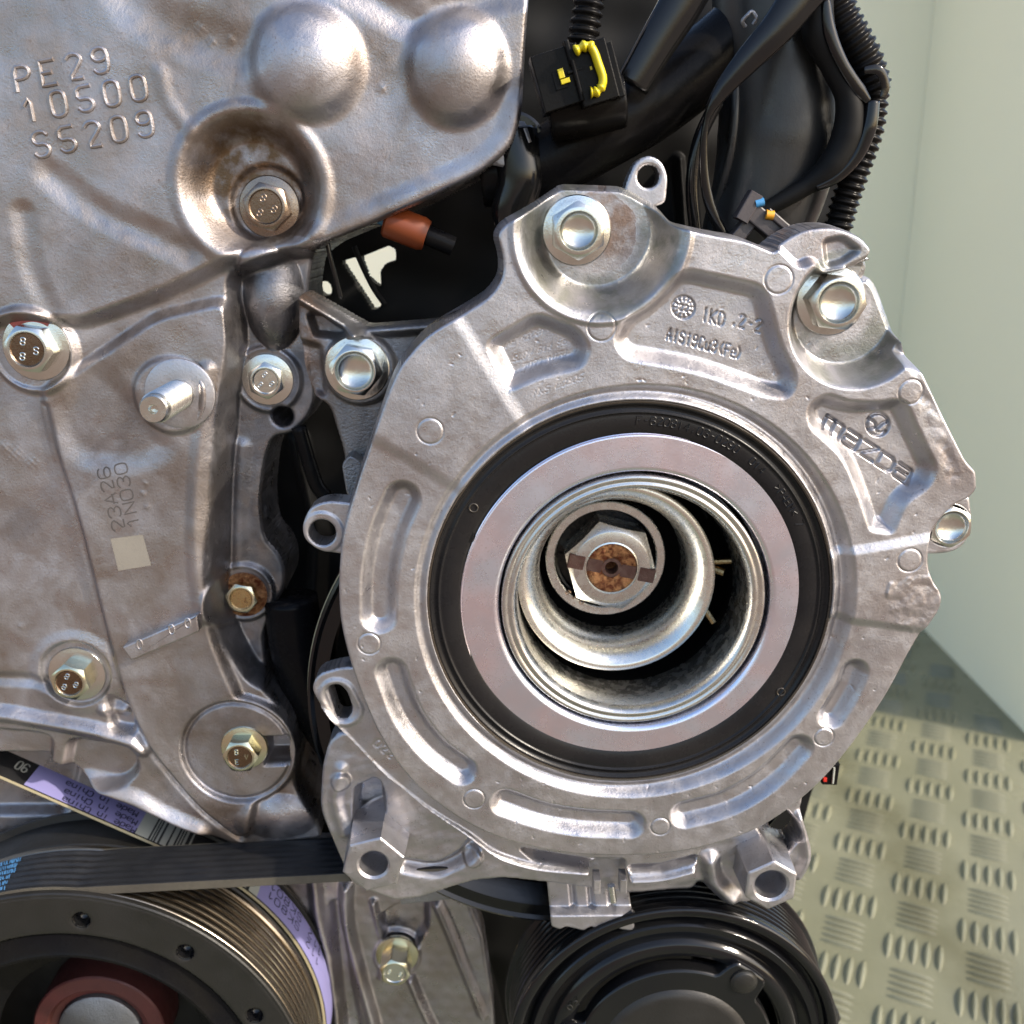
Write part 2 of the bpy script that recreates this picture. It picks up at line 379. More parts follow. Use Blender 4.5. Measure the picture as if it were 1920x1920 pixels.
M['cap_brown'] = rich("brown_tinted_bolt_cap", (0.22, 0.15, 0.105), (0.16, 0.11, 0.075), 0.25, 1.0, size=10, speck=3, bump=0.12, dark=(0.1, 0.05, 0.03), dark_amt=0.4)
M['steel_brown'] = rich("browned_steel_bolt", (0.34, 0.27, 0.215), (0.26, 0.20, 0.155), 0.27, 1.0, size=14, speck=3, bump=0.1, dark=(0.12, 0.06, 0.03), dark_amt=0.6)
M['red_mark'] = rich("red_paint_mark", (0.36, 0.07, 0.05), (0.30, 0.08, 0.06), 0.35, 0.4, size=12, speck=4, bump=0.1)
M['rust'] = rich("rust", (0.16, 0.035, 0.01), (0.60, 0.30, 0.13), 0.42, 0.6, size=12, speck=6, bump=1.0, dark=(0.04, 0.012, 0.006), dark_amt=1.0, bumpdist=2.0, big=13)
M['rust_dark'] = rich("dark_rust", (0.09, 0.04, 0.03), (0.12, 0.07, 0.055), 0.5, 0.6, size=9, speck=3, bump=0.4, big=20)
M['seal'] = rich("black_seal_polymer", (0.009, 0.009, 0.010), (0.014, 0.013, 0.013), 0.27, 0.0, size=40, speck=4, bump=0.06, dark=(0.02, 0.02, 0.02), dark_amt=0.3, spec=0.22, rvar=0.06)
M['seal_brown'] = rich("smoked_seal_rim", (0.035, 0.028, 0.022), (0.05, 0.04, 0.03), 0.22, 0.2, size=40, speck=4, bump=0.06)
M['black_paint'] = rich("glossy_black_paint", (0.005, 0.005, 0.006), (0.007, 0.007, 0.007), 0.09, 0.0, size=60, speck=3, bump=0.04, dark=(0.05, 0.05, 0.05), dark_amt=0.08, rvar=0.03, spec=0.36)
M['black_matt'] = rich("dull_black_iron", (0.014, 0.0135, 0.012), (0.020, 0.0185, 0.017), 0.42, 0.25, size=60, speck=5, bump=0.12, dark=(0.015, 0.015, 0.015), dark_amt=0.5)
M['black_plastic'] = rich("black_plastic", (0.005, 0.005, 0.006), (0.008, 0.0075, 0.007), 0.24, 0.0, size=40, speck=5, bump=0.08, dark_amt=0.1, dark=(0.015, 0.014, 0.012), spec=0.08)
M['barrel'] = rich("grey_black_moulded_pipe", (0.015, 0.016, 0.017), (0.021, 0.020, 0.018), 0.36, 0.0, size=60, speck=5, bump=0.06, dark_amt=0.2, dark=(0.05, 0.04, 0.035), spec=0.5)
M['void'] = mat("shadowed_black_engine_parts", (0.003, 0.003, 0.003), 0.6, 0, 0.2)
M['rubber'] = rich("belt_rubber", (0.008, 0.0085, 0.010), (0.012, 0.012, 0.013), 0.5, 0.0, size=30, speck=2.6, bump=0.12, dark=(0.12, 0.12, 0.12), dark_amt=0.15)
M['belt_edge'] = rich("frayed_belt_edge", (0.06, 0.052, 0.04), (0.09, 0.08, 0.06), 0.8, 0.0, size=10, speck=2, bump=0.5)
M['belt_cream'] = mat("cream_belt_edge", (0.42, 0.36, 0.22), 0.7)
M['groove'] = rich("polished_pulley_grooves", (0.40, 0.345, 0.27), (0.35, 0.30, 0.24), 0.26, 1.0, size=300, speck=40, bump=0.0, dark_amt=0.0, rvar=0.03)
M['red'] = rich("red_brown_primer_hub", (0.10, 0.026, 0.023), (0.075, 0.024, 0.02), 0.5, 0.2, size=30, speck=4, bump=0.2, dark=(0.03, 0.02, 0.02), dark_amt=0.6)
M['lilac'] = mat("lilac_print", (0.25, 0.235, 0.47), 0.55)
M['white_print'] = mat("white_print", (0.42, 0.43, 0.38), 0.55)
M['ink'] = mat("dark_print", (0.02, 0.02, 0.05), 0.6)
M['blue_print'] = mat("blue_print", (0.07, 0.22, 0.42), 0.7)
M['etch'] = mat("laser_etched_code", (0.10, 0.09, 0.085), 0.6, 0.3)
M['cream_tag'] = rich("pale_laser_patch", (0.27, 0.245, 0.205), (0.25, 0.225, 0.19), 0.6, 0.2, size=20, speck=3, bump=0.1)
M['yellow'] = mat("yellow_clip_plastic", (0.56, 0.46, 0.01), 0.35)
M['orange'] = mat("orange_plastic", (0.17, 0.034, 0.006), 0.5)
M['blue_seal'] = mat("blue_wire_seal", (0.05, 0.22, 0.45), 0.4)
M['amber'] = mat("amber_wire_seal", (0.65, 0.30, 0.02), 0.4)
M['brass'] = rich("brass", (0.50, 0.36, 0.18), (0.4, 0.28, 0.14), 0.3, 1.0, size=10, speck=3)
M['conn'] = rich("brown_grey_plastic", (0.05, 0.042, 0.045), (0.06, 0.05, 0.05), 0.42, 0.0, size=30, speck=4, bump=0.08)
M['redlabel'] = mat("red_plastic", (0.5, 0.02, 0.01), 0.4)
M['wall'] = rich("cream_green_painted_wall", (0.96, 0.90, 0.68), (0.95, 0.885, 0.665), 0.75, 0.0, size=500, speck=60, bump=0.02, dark_amt=0.0, big=2500)
M['plate'] = rich("green_cream_painted_tread_plate", (0.195, 0.190, 0.124), (0.160, 0.157, 0.098), 0.33, 0.0, size=260, speck=30, bump=0.12, dark=(0.12, 0.11, 0.06), dark_amt=0.35, big=900, bumpdist=2)
M['ground'] = rich("warm_concrete_ground", (0.22, 0.150, 0.105), (0.18, 0.125, 0.09), 0.85, 0.0, size=1500, speck=100, bump=0.2, dark_amt=0.3, big=9000)
# ================================================================ SETTING
VF = 2460.0                                   # floor level, v down
def on_floor(px, py, v=VF):
    d = fwd * F + rgt * (px - 960) - upv * (py - 960)
    t = (-v - CAM.z) / d.z
    return (CAM.x + d.x*t, v, -(CAM.y + d.y*t))     # u, v, h
wa, wb = on_floor(1742, 1190), on_floor(1920, 1372)
wc = on_floor(1636, 1084)                      # corner of the walls
# side wall: a box panel running away from the engine; back wall beyond the corner
dirw = np.array([wb[0]-wa[0], wb[2]-wa[2]]); dirw /= np.linalg.norm(dirw)
nrmw = np.array([dirw[1], -dirw[0]]);  nrmw = nrmw if nrmw[0] > 0 else -nrmw
corner = np.array([wa[0], wa[2]]) + dirw*np.dot(np.array([wc[0], wc[2]])-np.array([wa[0], wa[2]]), dirw)
near = np.array([wb[0], wb[2]]) + dirw*150
def slab(name, p, q, n, th, v0, v1, m):
    a, b = np.array(p), np.array(q); mb = MB()
    pts = [a, b, b+n*th, a+n*th]
    vs = [(x, v1, h) for x, h in pts] + [(x, v0, h) for x, h in pts]
    mb.add(vs, [(0, 1, 2, 3), (7, 6, 5, 4), (0, 4, 5, 1), (1, 5, 6, 2), (2, 6, 7, 3), (3, 7, 4, 0)])
    return props(mb.build(name, m, smooth=False), kind='structure')
slab('side_wall', corner, near, nrmw, 160, VF+5, -4200, M['wall'])
slab('back_wall', (corner[0]-6200, corner[1]-3), (corner[0]+160, corner[1]-3), np.array([0, -1.0]), 160, VF+5, -4200, M['wall'])
# tread plate: one sheet, and its raised bars
x0, x1, h1, h0_ = -3200, corner[0]+100, 2600, corner[1]-60
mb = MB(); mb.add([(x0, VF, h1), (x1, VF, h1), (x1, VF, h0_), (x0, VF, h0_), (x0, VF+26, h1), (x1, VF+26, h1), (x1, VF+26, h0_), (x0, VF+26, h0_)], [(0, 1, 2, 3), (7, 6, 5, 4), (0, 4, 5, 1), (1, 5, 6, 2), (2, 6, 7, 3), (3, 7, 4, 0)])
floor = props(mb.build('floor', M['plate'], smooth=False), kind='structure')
mb = MB(); g = 60000; mb.add([(-g, VF+28, g), (g, VF+28, g), (g, VF+28, -g), (-g, VF+28, -g)], [(0, 1, 2, 3)])
props(mb.build('ground', M['ground'], smooth=False), kind='structure')
# dark shadow streak across the plate, painted into its colour
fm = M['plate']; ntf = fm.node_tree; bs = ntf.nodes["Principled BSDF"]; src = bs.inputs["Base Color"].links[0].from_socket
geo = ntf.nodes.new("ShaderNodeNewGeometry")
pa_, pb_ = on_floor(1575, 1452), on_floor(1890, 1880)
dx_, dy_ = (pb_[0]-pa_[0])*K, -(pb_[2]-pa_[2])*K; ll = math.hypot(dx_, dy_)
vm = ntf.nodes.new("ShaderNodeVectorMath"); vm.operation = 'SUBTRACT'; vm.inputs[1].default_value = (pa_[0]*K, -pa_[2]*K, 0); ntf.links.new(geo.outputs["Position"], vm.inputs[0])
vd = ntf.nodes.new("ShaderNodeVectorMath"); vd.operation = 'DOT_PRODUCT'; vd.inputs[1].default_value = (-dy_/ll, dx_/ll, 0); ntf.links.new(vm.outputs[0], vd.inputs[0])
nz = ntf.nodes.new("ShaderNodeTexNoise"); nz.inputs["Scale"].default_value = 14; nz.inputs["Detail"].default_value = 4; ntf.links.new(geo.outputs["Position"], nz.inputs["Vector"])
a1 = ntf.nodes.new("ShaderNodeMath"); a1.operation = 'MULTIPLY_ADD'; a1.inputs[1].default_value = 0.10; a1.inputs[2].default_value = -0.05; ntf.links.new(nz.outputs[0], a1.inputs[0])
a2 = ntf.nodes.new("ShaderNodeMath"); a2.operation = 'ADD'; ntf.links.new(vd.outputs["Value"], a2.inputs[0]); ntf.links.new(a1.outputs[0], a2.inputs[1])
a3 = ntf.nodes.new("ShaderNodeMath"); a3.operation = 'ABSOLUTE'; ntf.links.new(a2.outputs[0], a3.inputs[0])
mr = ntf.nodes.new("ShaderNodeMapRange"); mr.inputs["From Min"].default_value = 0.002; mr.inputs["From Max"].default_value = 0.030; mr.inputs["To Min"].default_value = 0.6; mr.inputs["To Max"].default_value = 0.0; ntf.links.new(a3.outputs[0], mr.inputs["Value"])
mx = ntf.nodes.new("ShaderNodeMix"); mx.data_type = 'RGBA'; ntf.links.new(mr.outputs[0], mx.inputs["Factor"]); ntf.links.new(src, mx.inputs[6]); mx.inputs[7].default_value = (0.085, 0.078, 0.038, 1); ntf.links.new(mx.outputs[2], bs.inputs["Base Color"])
# bars
A_ = on_floor(1593, 1690); B_ = on_floor(1720, 1722); ang = math.atan2(-(B_[2]-A_[2]), B_[0]-A_[0])
pitchb = 288.0; pitchc = 232.0
ca, sa = math.cos(ang), math.sin(ang)
ex = np.array([ca, -sa]); ey = np.array([-sa, -ca])      # u,h directions: along the row, toward the viewer is +h
def bar_mesh():
    Ls, wd, ht = 92.0, 14.0, 17.0; vs = []; fs = []; n = 8
    for i in range(n+1):
        t = -1 + 2*i/n; q = max(1-t*t, 0.0)**0.7; x = t*Ls
        for a in (0, 45, 90, 135, 180):
            r = math.radians(a); vs.append((x, -wd*q*math.cos(r), -ht*q*math.sin(r)))
    for i in range(n):
        for k in range(4): fs.append((i*5+k, i*5+k+1, (i+1)*5+k+1, (i+1)*5+k))
    me = bpy.data.meshes.new('raised_bar')
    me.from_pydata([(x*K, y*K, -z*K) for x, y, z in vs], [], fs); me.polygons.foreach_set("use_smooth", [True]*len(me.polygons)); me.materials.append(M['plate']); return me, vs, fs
bme, bvs, bfs = bar_mesh()
def proj(u, v, h):
    p = Vector((u, -h, -v)) - CAM; z = p.dot(fwd)
    if z < 50: return None
    return (960 + p.dot(rgt)/z*F, 960 - p.dot(upv)/z*F, z)
cand = []
org = np.array([A_[0], A_[2]])
for i in range(-14, 16):
    for j in range(-14, 30):
        c = org + ex*pitchb*i + ey*pitchc*j
        if not (x0+150 < c[0] and h0_+150 < c[1] < h1-150): continue
        if np.dot(c - corner, nrmw) > -130 and c[1] < near[1]: continue
        if c[0] > x1-150: continue
        pr = proj(c[0], VF, c[1])
        if pr is None: continue
        vert = (i + j) % 2 == 0
        vis = (1400 < pr[0] < 2000 and 1050 < pr[1] < 1990)
        for q in range(5):
            o_ = (q-2)*(51.0 if vert else 41.0)
            p = c + (ex*o_ if vert else ey*o_)
            cand.append((0 if vis else 1, pr[2], p[0], p[1], vert))
cand.sort(key=lambda t: (t[0], t[1]))
stuffv, stufff = [], []
for n_, (vis, z, u_, h_, vert) in enumerate(cand):
    rz = -ang + (math.pi/2 if vert else 0)
    rz = math.atan2(-(ey[1] if vert else ex[1]), (ey[0] if vert else ex[0]))
    if n_ < 300 and vis == 0:
        o = bpy.data.objects.new('raised_bar', bme); COL.objects.link(o); o.parent = floor
        o.location = Vector(w3(u_, VF+0.3, h_)) - floor.location; o.rotation_euler.z = rz
    else:
        c, s = math.cos(rz), math.sin(rz); b0 = len(stuffv)
        for x, y, zz in bvs: stuffv.append((u_ + x*c - y*s, VF+0.3+zz, h_ - (x*s + y*c)))
        stufff += [tuple(k+b0 for k in f) for f in bfs]
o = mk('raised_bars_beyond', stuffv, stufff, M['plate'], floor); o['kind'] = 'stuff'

# ================================================================ TIMING COVER (big casting on the left)
HT = -240.0; Z = 1.13
hyp = lambda a, b: np.hypot(a, b)/Z
out_px = [(-260, -200, 2), (994, -200, 2), (990, 0, 4), (982, 120, 30), (978, 215, 30), (958, 282, 30), (900, 328, 20), (800, 378, 20), (690, 424, 20), (612, 456, 15), (574, 486, 14), (566, 540, 20), (572, 640, 20), (580, 700, 20), (582, 770, 25),
          (545, 824, 25), (498, 832, 15), (482, 880, 20), (474, 960, 20), (482, 1030, 20), (516, 1066, 25), (524, 1118, 25), (498, 1168, 20), (478, 1215, 20), (488, 1290, 20), (545, 1340, 30), (556, 1410, 20), (550, 1475, 20), (592, 1530, 20), (604, 1572, 10), (440, 1590, 10), (425, 1900, 5), (-260, 1900, 2)]
out_uv = UL(rpoly(out_px, 12, 4), HT)
slab_px = [(80, 735), (150, 690), (300, 590), (430, 560), (440, 640), (418, 760), (404, 900), (396, 1050), (400, 1180), (432, 1260), (455, 1310), (500, 1400), (470, 1560), (445, 1565), (367, 1503), (283, 1402), (233, 1300), (200, 1183), (167, 1043), (140, 943), (100, 827)]
ribs_area = [(-300, 1300), (30, 1340), (95, 1352), (180, 1368), (250, 1388), (268, 1402)]
def tfe(X, Y):
    H = np.zeros(X.shape); P = lambda pts, r=25: UL(rpoly(pts, r, 4), HT)
    def po(pts, dh, wd, r=25):
        nonlocal H
        s_ = sdf_poly(P(pts, r), X, Y, wd+10); H = H + dh*sm(0.5 - s_/wd)
    # upper cover is the high level, everything below its lower edge steps down
    po([(1100, -300), (1000, 300), (700, 430), (590, 470), (480, 475), (430, 492), (300, 555), (165, 603), (120, 600), (60, 590), (-400, 680), (-400, -400), (1100, -400)], 38, 34, 40)
    # the right flange drops away
    po([(432, 520), (470, 500), (560, 470), (640, 500), (640, 1300), (560, 1300), (470, 1280), (425, 1200), (408, 1120), (412, 900), (424, 760), (440, 660)], -70, 28, 30)
    # cylindrical bulge beside the step
    cu, cv = U(500, 560, HT); q = ((X-cu)/62)**2 + ((Y-cv)/110)**2; H += 52*np.clip(1-q, 0, 1)**0.7
    # middle slab
    po(slab_px, 24, 26, 30)
    # raised rounded rib along the slab's right edge
    q = dist_line(UL(spl([(395, 690), (388, 780), (378, 860), (372, 960), (374, 1060), (385, 1150)], False), HT), X, Y, 40)/24; H += 9*sm(1-q)
    # lower-left field and the groove that bounds it
    q = dist_line(UL(spl([(92, 760), (112, 850), (146, 960), (172, 1060), (204, 1190), (240, 1310), (290, 1410), (372, 1510), (450, 1570)], False), HT), X, Y, 40)/15; H -= 11*sm(1-q)
    # pocket left of the stud with its curved brow
    po([(140, 700), (182, 676), (215, 700), (262, 745), (300, 800), (330, 840), (260, 870), (150, 860), (110, 780)], -10, 56, 40)
    # domes
    for px, py, ru, rv, dh in ((580, 124, 110*Z, 104*Z, 56), (856, 132, 97*Z, 106*Z, 50)):
        cu, cv = U(px, py, HT); q = ((X-cu)/ru)**2 + ((Y-cv)/rv)**2; H += dh*np.clip(1-q, 0, 1)**1.1*sm((1-q)*1.7)
    # band above the domes and the shallow saddle
    q = dist_line(UL(spl([(640, -40), (730, 20), (800, 45), (880, 10), (990, -20)], False), HT), X, Y, 80)/46; H -= 12*sm(1-q)
    q = dist_line(UL(spl([(230, -60), (270, 20), (420, 90), (470, 100)], False), HT), X, Y, 80)/60; H -= 9*sm(1-q)
    q = dist_line(UL(spl([(312, 140), (330, 200), (372, 250)], False), HT), X, Y, 60)/22; H += 3.5*sm(1-q)
    q = dist_line(UL(spl([(110, 330), (190, 390), (270, 430), (360, 470)], False), HT), X, Y, 80)/40; H -= 8*sm(1-q)
    q = dist_line(UL(spl([(60, 400), (75, 500), (110, 580)], False), HT), X, Y, 80)/32; H -= 6*sm(1-q)
    # thick lower lip of the cover
    q = dist_line(UL(spl([(600, 445), (700, 402), (820, 350), (900, 312), (950, 262), (968, 200)], False), HT), X, Y, 80)/34; H += 7*sm(1-q)
    # deep recess round the first bolt
    cu, cv = U(479, 352, HT); r = hyp((X-cu), (Y-cv)*1.0); H -= 54*sm((121-r)/50)
    q = np.abs(r-126)/18; H += 6*sm(1-q)
    cu, cv = U(505, 384, HT-20); r = hyp(X-cu, Y-cv); H -= 10*sm((70-r)/12)
    # boss round the second bolt
    cu, cv = U(66, 656, HT); r = hyp(X-cu, Y-cv); H += 20*sm((84-r)/18) - 8*sm((70-r)/5)
    # stud boss
    cu, cv = U(330, 738, HT); r = hyp(X-cu, Y-cv); H += 12*sm((74-r)/14)
    # bolt seat bottom left
    cu, cv = U(143, 1262, HT); r = hyp(X-cu, Y-cv); H += 6*sm((96-r)/26); H -= 13*sm((70-r)/6)
    # seat on the right flange
    for px, py, R in ((502, 712, 60), (455, 1112, 58)):
        cu, cv = U(px, py, HT-60); r = hyp(X-cu, Y-cv); H += 12*sm((R+8-r)/14) - 4*sm((R-2-r)/5)
    q = dist_line(UL(spl([(452, 840), (446, 950), (446, 1050)], False), HT-60), X, Y, 60)/26; H += 7*sm(1-q)
    # round boss with its bead
    cu, cv = U(449, 1402, HT); r = hyp(X-cu, Y-cv)
    m = sm((124-r)/16); H = H*(1-m) + 16*m
    H -= 7*sm(1-np.abs(r-106)/7); H += 4*sm(1-np.abs(r-114)/8)
    H -= 85*sm(1-np.maximum(np.abs(X-U(520, 1400, HT)[0])-24, np.abs(Y-U(520, 1402, HT)[1])-32)/6)*(r < 104)
    # lower ribs and pockets between them
    po([(-400, 1340), (60, 1376), (96, 1384), (86, 1470), (60, 1620), (-400, 1620)], -30, 24, 20)
    po([(130, 1388), (240, 1404), (262, 1440), (232, 1472), (112, 1480)], -34, 22, 20)
    q = dist_line(UL(ribs_area, HT), X, Y, 60)/26; H += 20*sm(1-q)
    q = dist_line(UL([(-300, 1262), (60, 1275), (110, 1290)], HT), X, Y, 60)/22; H -= 9*sm(1-q)
    q = dist_line(UL(spl([(160, 1480), (250, 1500), (300, 1530), (370, 1560)], False), HT), X, Y, 60)/38; H += 16*sm(1-q)
    q = dist_line(UL([(196, 1330), (228, 1336)], HT), X, Y, 60)/20; H += 12*sm(1-q)
    po([(200, 1300), (250, 1330), (256, 1372), (212, 1366)], -22, 20, 14)
    # the field below the ribs falls back behind the belts
    po([(-500, 1425), (90, 1436), (150, 1482), (240, 1512), (330, 1556), (430, 1592), (460, 2000), (-500, 2000)], -210, 40, 20)
    # low lobe at the bottom right
    cu, cv = U(520, 1530, HT); q = ((X-cu)/95)**2 + ((Y-cv)/60)**2; H += 22*np.clip(1-q, 0, 1)
    for px, py, rr in ((28, 850, 26), (60, 866, 20), (8, 838, 16), (275, 920, 9), (283, 945, 8), (280, 900, 7), (40, 1175, 9), (385, 60, 14), (405, 84, 12), (440, 80, 10), (620, 220, 12), (720, 170, 12)):
        cu, cv = U(px, py, HT); r = hyp(X-cu, Y-cv); H += 2.6*sm(1-r/rr)*(0.6+0.4*np.sin(X*0.5)*np.cos(Y*0.43))
    H += waves(X, Y, 3.0, 330, 3) + noise2(X, Y, 120, 1.3, 5) + noise2(X, Y, 30, 0.35, 7)
    st = np.zeros(X.shape)
    for px, py, R, a in ((470, 320, 120, 0.75), (520, 400, 90, 0.5), (705, 120, 60, 0.35), (400, 70, 90, 0.3), (260, 500, 120, 0.25), (220, 800, 100, 0.35), (460, 1340, 90, 0.35), (430, 1550, 90, 0.5), (120, 1320, 60, 0.3), (250, 650, 60, 0.3), (330, 900, 80, 0.3), (60, 980, 70, 0.2), (560, 1480, 60, 0.5), (350, 1340, 70, 0.3), (800, 230, 60, 0.25), (640, 330, 60, 0.3), (720, 380, 110, 0.3), (455, 900, 60, 0.7), (450, 1010, 60, 0.7), (470, 1200, 70, 0.7), (440, 1110, 60, 0.5), (460, 800, 50, 0.5), (425, 740, 40, 0.5)):
        cu, cv = U(px, py, HT); st = np.maximum(st, min(1, a*1.5)*sm(1.4-hyp(X-cu, Y-cv)/R))
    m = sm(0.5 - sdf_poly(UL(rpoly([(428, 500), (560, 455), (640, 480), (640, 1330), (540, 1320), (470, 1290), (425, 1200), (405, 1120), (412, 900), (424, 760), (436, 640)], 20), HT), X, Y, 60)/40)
    st = np.where(m > 0.02, -0.85*m*(0.75+0.25*noise2(X, Y, 60, 1.0, 3)), st)  # mostly the flange's shade, put into the colour as dark blue
    return H, st
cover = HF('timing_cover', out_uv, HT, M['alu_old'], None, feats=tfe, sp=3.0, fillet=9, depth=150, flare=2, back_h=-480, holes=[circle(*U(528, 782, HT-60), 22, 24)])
props(cover, 'large weathered cast aluminium timing cover with two round domes and raised numbers', 'engine cover')
def surf(px, py, dh=0, hh=None):
    h = HT if hh is None else hh
    u, v = U(px, py, h); H, _ = tfe(np.array([[u]]), np.array([[v]])); H = float(H[0, 0])
    u, v = U(px, py, h+H); H, _ = tfe(np.array([[u]]), np.array([[v]]))
    return u, v, h + float(H[0, 0]) + dh
def on_cover(strokes, dh=0.0):
    out = []
    for s_ in strokes:
        q = []
        for a, b in zip(s_[:-1], s_[1:]):
            n = max(1, int(math.hypot(b[0]-a[0], b[1]-a[1])/6))
            q += [(a[0]+(b[0]-a[0])*k/n, a[1]+(b[1]-a[1])*k/n) for k in range(n)]
        q.append(s_[-1]); out.append([surf(p[0], p[1], dh) for p in q])
    return out
for s_, org_, adv in (("PE29", (33, 173), (48.5, -11.3)), ("10500", (50, 230), (50, -9.8)), ("S5209", (68, 296), (48.5, -9.5))):
    raised(on_cover(text(s_, org_, adv, (27, -5), (-9, -46))), 4.2, 0).build('raised_lettering', M['alu_old'], cover)
for s_, org_, adv in (("23A26", (235, 992), (-6.6, -24.5)), ("1N030", (262, 984), (-5.4, -24.5))):
    ribbon(on_cover(text(s_, org_, adv, (-4.5, -19), (-23, 5)), 0.7), 1.5).build('etched_lettering', M['etch'], cover, sharp=0)
q = [surf(*p, 0.8) for p in ((207, 1008), (272, 1002), (284, 1061), (222, 1070))]
mb = MB()
def quadgrid(c, n=6, lift=0.6):
    vs = []; fs = []
    for i in range(n+1):
        for j in range(n+1):
            a, b = i/n, j/n; px = (c[0][0]*(1-a)+c[1][0]*a)*(1-b)+(c[3][0]*(1-a)+c[2][0]*a)*b; py = (c[0][1]*(1-a)+c[1][1]*a)*(1-b)+(c[3][1]*(1-a)+c[2][1]*a)*b
            vs.append(surf(px, py, lift))
    for i in range(n):
        for j in range(n): k = i*(n+1)+j; fs.append((k, k+1, k+n+2, k+n+1))
    return vs, fs
mb.add(*quadgrid([(207, 1010), (268, 1002), (284, 1060), (222, 1070)])); mb.build('pale_patch', M['cream_tag'], cover)
# short raised bar with two small rings
mb = MB()
for a, b in zip([(250, 1212), (285, 1200), (320, 1186), (350, 1172)], [(285, 1200), (320, 1186), (350, 1172), (378, 1160)]):
    pass
p_ = [surf(x, y) for x, y in ((236, 1204), (374, 1146), (380, 1176), (254, 1230))]; hb = max(q_[2] for q_ in p_)
mb.prism(rpoly([(x, y) for x, y, _ in p_], 6, 4), hb-30, hb+13, 4)
mb.build('raised_bar', M['alu_old'], cover)
mb = MB()
for c in ((322, 1180), (352, 1168), (262, 1208)):
    u, v = U(c[0], c[1], hb+13); L_ = [(u + 6*math.cos(a)*1.0, v + 11*math.sin(a), hb+13) for a in np.linspace(0, 2*math.pi, 20)]
    mb.tube(L_, 1.8, 6, cap=False)
mb.build('raised_ring', M['alu_old'], cover)
# ---------------------------------------------------------------- bolts
def hexprof(ap, a, k=0): 
    a = (a - k) % (math.pi/3); return ap/math.cos(a - math.pi/6)
def hexhead(cu, cv, ap, h0, h1, rot, dish=0, seg=72, cap=0.8, lip=2.0):
    """hexagon head with a turned chamfer; returns MB"""
    mb = MB(); vs = []; fs = []; rings = []
    rc = ap*0.91
    def ring(fn): rings.append([fn(2*math.pi*k/seg) for k in range(seg)])
    hx = lambda a: hexprof(ap, a, rot)
    ring(lambda a: (hx(a), h0)); ring(lambda a: (hx(a), h1 - (hx(a)-rc)*0.75)); ring(lambda a: (min(hx(a), rc+0.4), h1 - 0.4)); ring(lambda a: (rc-0.8, h1))
    ring(lambda a: (ap*cap, h1)); 
    if dish: ring(lambda a: (ap*cap-1.2, h1-lip)); 
    for i, rg in enumerate(rings):
        for k in range(seg):
            a = 2*math.pi*k/seg; vs.append((cu + rg[k][0]*math.cos(a), cv + rg[k][0]*math.sin(a), rg[k][1]))
    for i in range(len(rings)-1):
        for k in range(seg): k2 = (k+1) % seg; fs.append((i*seg+k, (i+1)*seg+k, (i+1)*seg+k2, i*seg+k2))
    if not dish: fs.append(tuple((len(rings)-1)*seg+k for k in range(seg)))
    mb.add(vs, fs); return mb
def bolt(px, py, h, R, rot, m, capm, label, group='hexagon flange bolts in the engine castings', hh=44, marks="88", ap=None, capr=0.80, dish='flat', washer=None, hm=None):
    sc = (1843-h)/1843; R *= sc; hh *= sc; cu, cv = U(px, py, h); ap = ap*sc if ap else R*0.66
    t = empty('flange_bolt', cu, cv, h, label, 'bolt', group)
    MB().lathe(cu, cv, [(R*0.9, -10+h), (R, h), (R, h+4), (R-2, h+6.5), (R*0.84, h+8), (ap*1.05, h+10), (0.1, h+10)], 64).build('flange', m, t)
    hexhead(cu, cv, ap, h+6, h+hh, rot, 1, cap=capr).build('hexagon_head', hm or m, t, sharp=0.35)
    rc = ap*capr
    if dish == 'flat': pr = [(rc-1.2, h+hh-2.0), (rc-3.0, h+hh-3.4), (rc*0.5, h+hh-3.4), (0.1, h+hh-3.4)]
    elif dish == 'dome': pr = [(rc-1.2, h+hh-2.0), (rc-3.5, h+hh-7)] + [(rc*0.86*math.cos(a), h+hh-7+rc*0.22*math.sin(a)) for a in np.linspace(0.1, 1.5, 8)] + [(0.05, h+hh-7+rc*0.22)]
    else: pr = [(rc-1.2, h+hh-2.0)] + [((rc-2)*math.cos(a), h+hh-3-rc*0.42*math.sin(a)) for a in np.linspace(0.15, 1.55, 9)] + [(0.05, h+hh-3-rc*0.42)]
    c = MB().lathe(cu, cv, pr, 48).build('cap', capm, t)
    if marks and dish == 'flat':
        st = []
        for i, ch in enumerate(marks):
            a = rot + i*2*math.pi/len(marks); g_ = rc*0.42
            ox, oy = cu + math.cos(a)*rc*0.5, cv + math.sin(a)*rc*0.5
            for s_ in text(ch, (0, 0), (0, 0), (g_*0.62, 0), (0, -g_)):
                st.append([(ox + (x-g_*0.31)*math.cos(rot*1.7) - (y+g_*0.5)*math.sin(rot*1.7), oy + (x-g_*0.31)*math.sin(rot*1.7) + (y+g_*0.5)*math.cos(rot*1.7), h+hh-3.2) for x, y in s_])
        raised(st, rc*0.045, 0, 6).build('raised_marking', m, c)
    return t
def sh(px, py): return surf(px, py)[2]
bolt(506, 388, sh(506, 388)-1, 52, 0.3, M['steel_brown'], M['cap_brown'], 'brown stained bolt deep in the round recess below the domes', marks="888", ap=36, hh=36)
tb = bolt(70, 650, sh(90, 690)-2, 60, 0.15, M['zinc'], M['cap_brown'], 'large shiny bolt with a red stained flange on the cover\'s lower left boss', marks="S88", ap=38, hh=44)
bolt(503, 711, sh(503, 755)-2, 47, 0.45, M['zinc'], M['zinc'], 'plain silver bolt above the small dark hole in the flange', marks="888", ap=29, hh=26)
bolt(458, 1114, sh(458, 1160)-2, 44, 0.2, M['rust'], M['brass'], 'small brassy bolt with a rusty flange on the narrow flange', marks="LR", ap=27, hh=28, hm=M['zinc_y'])
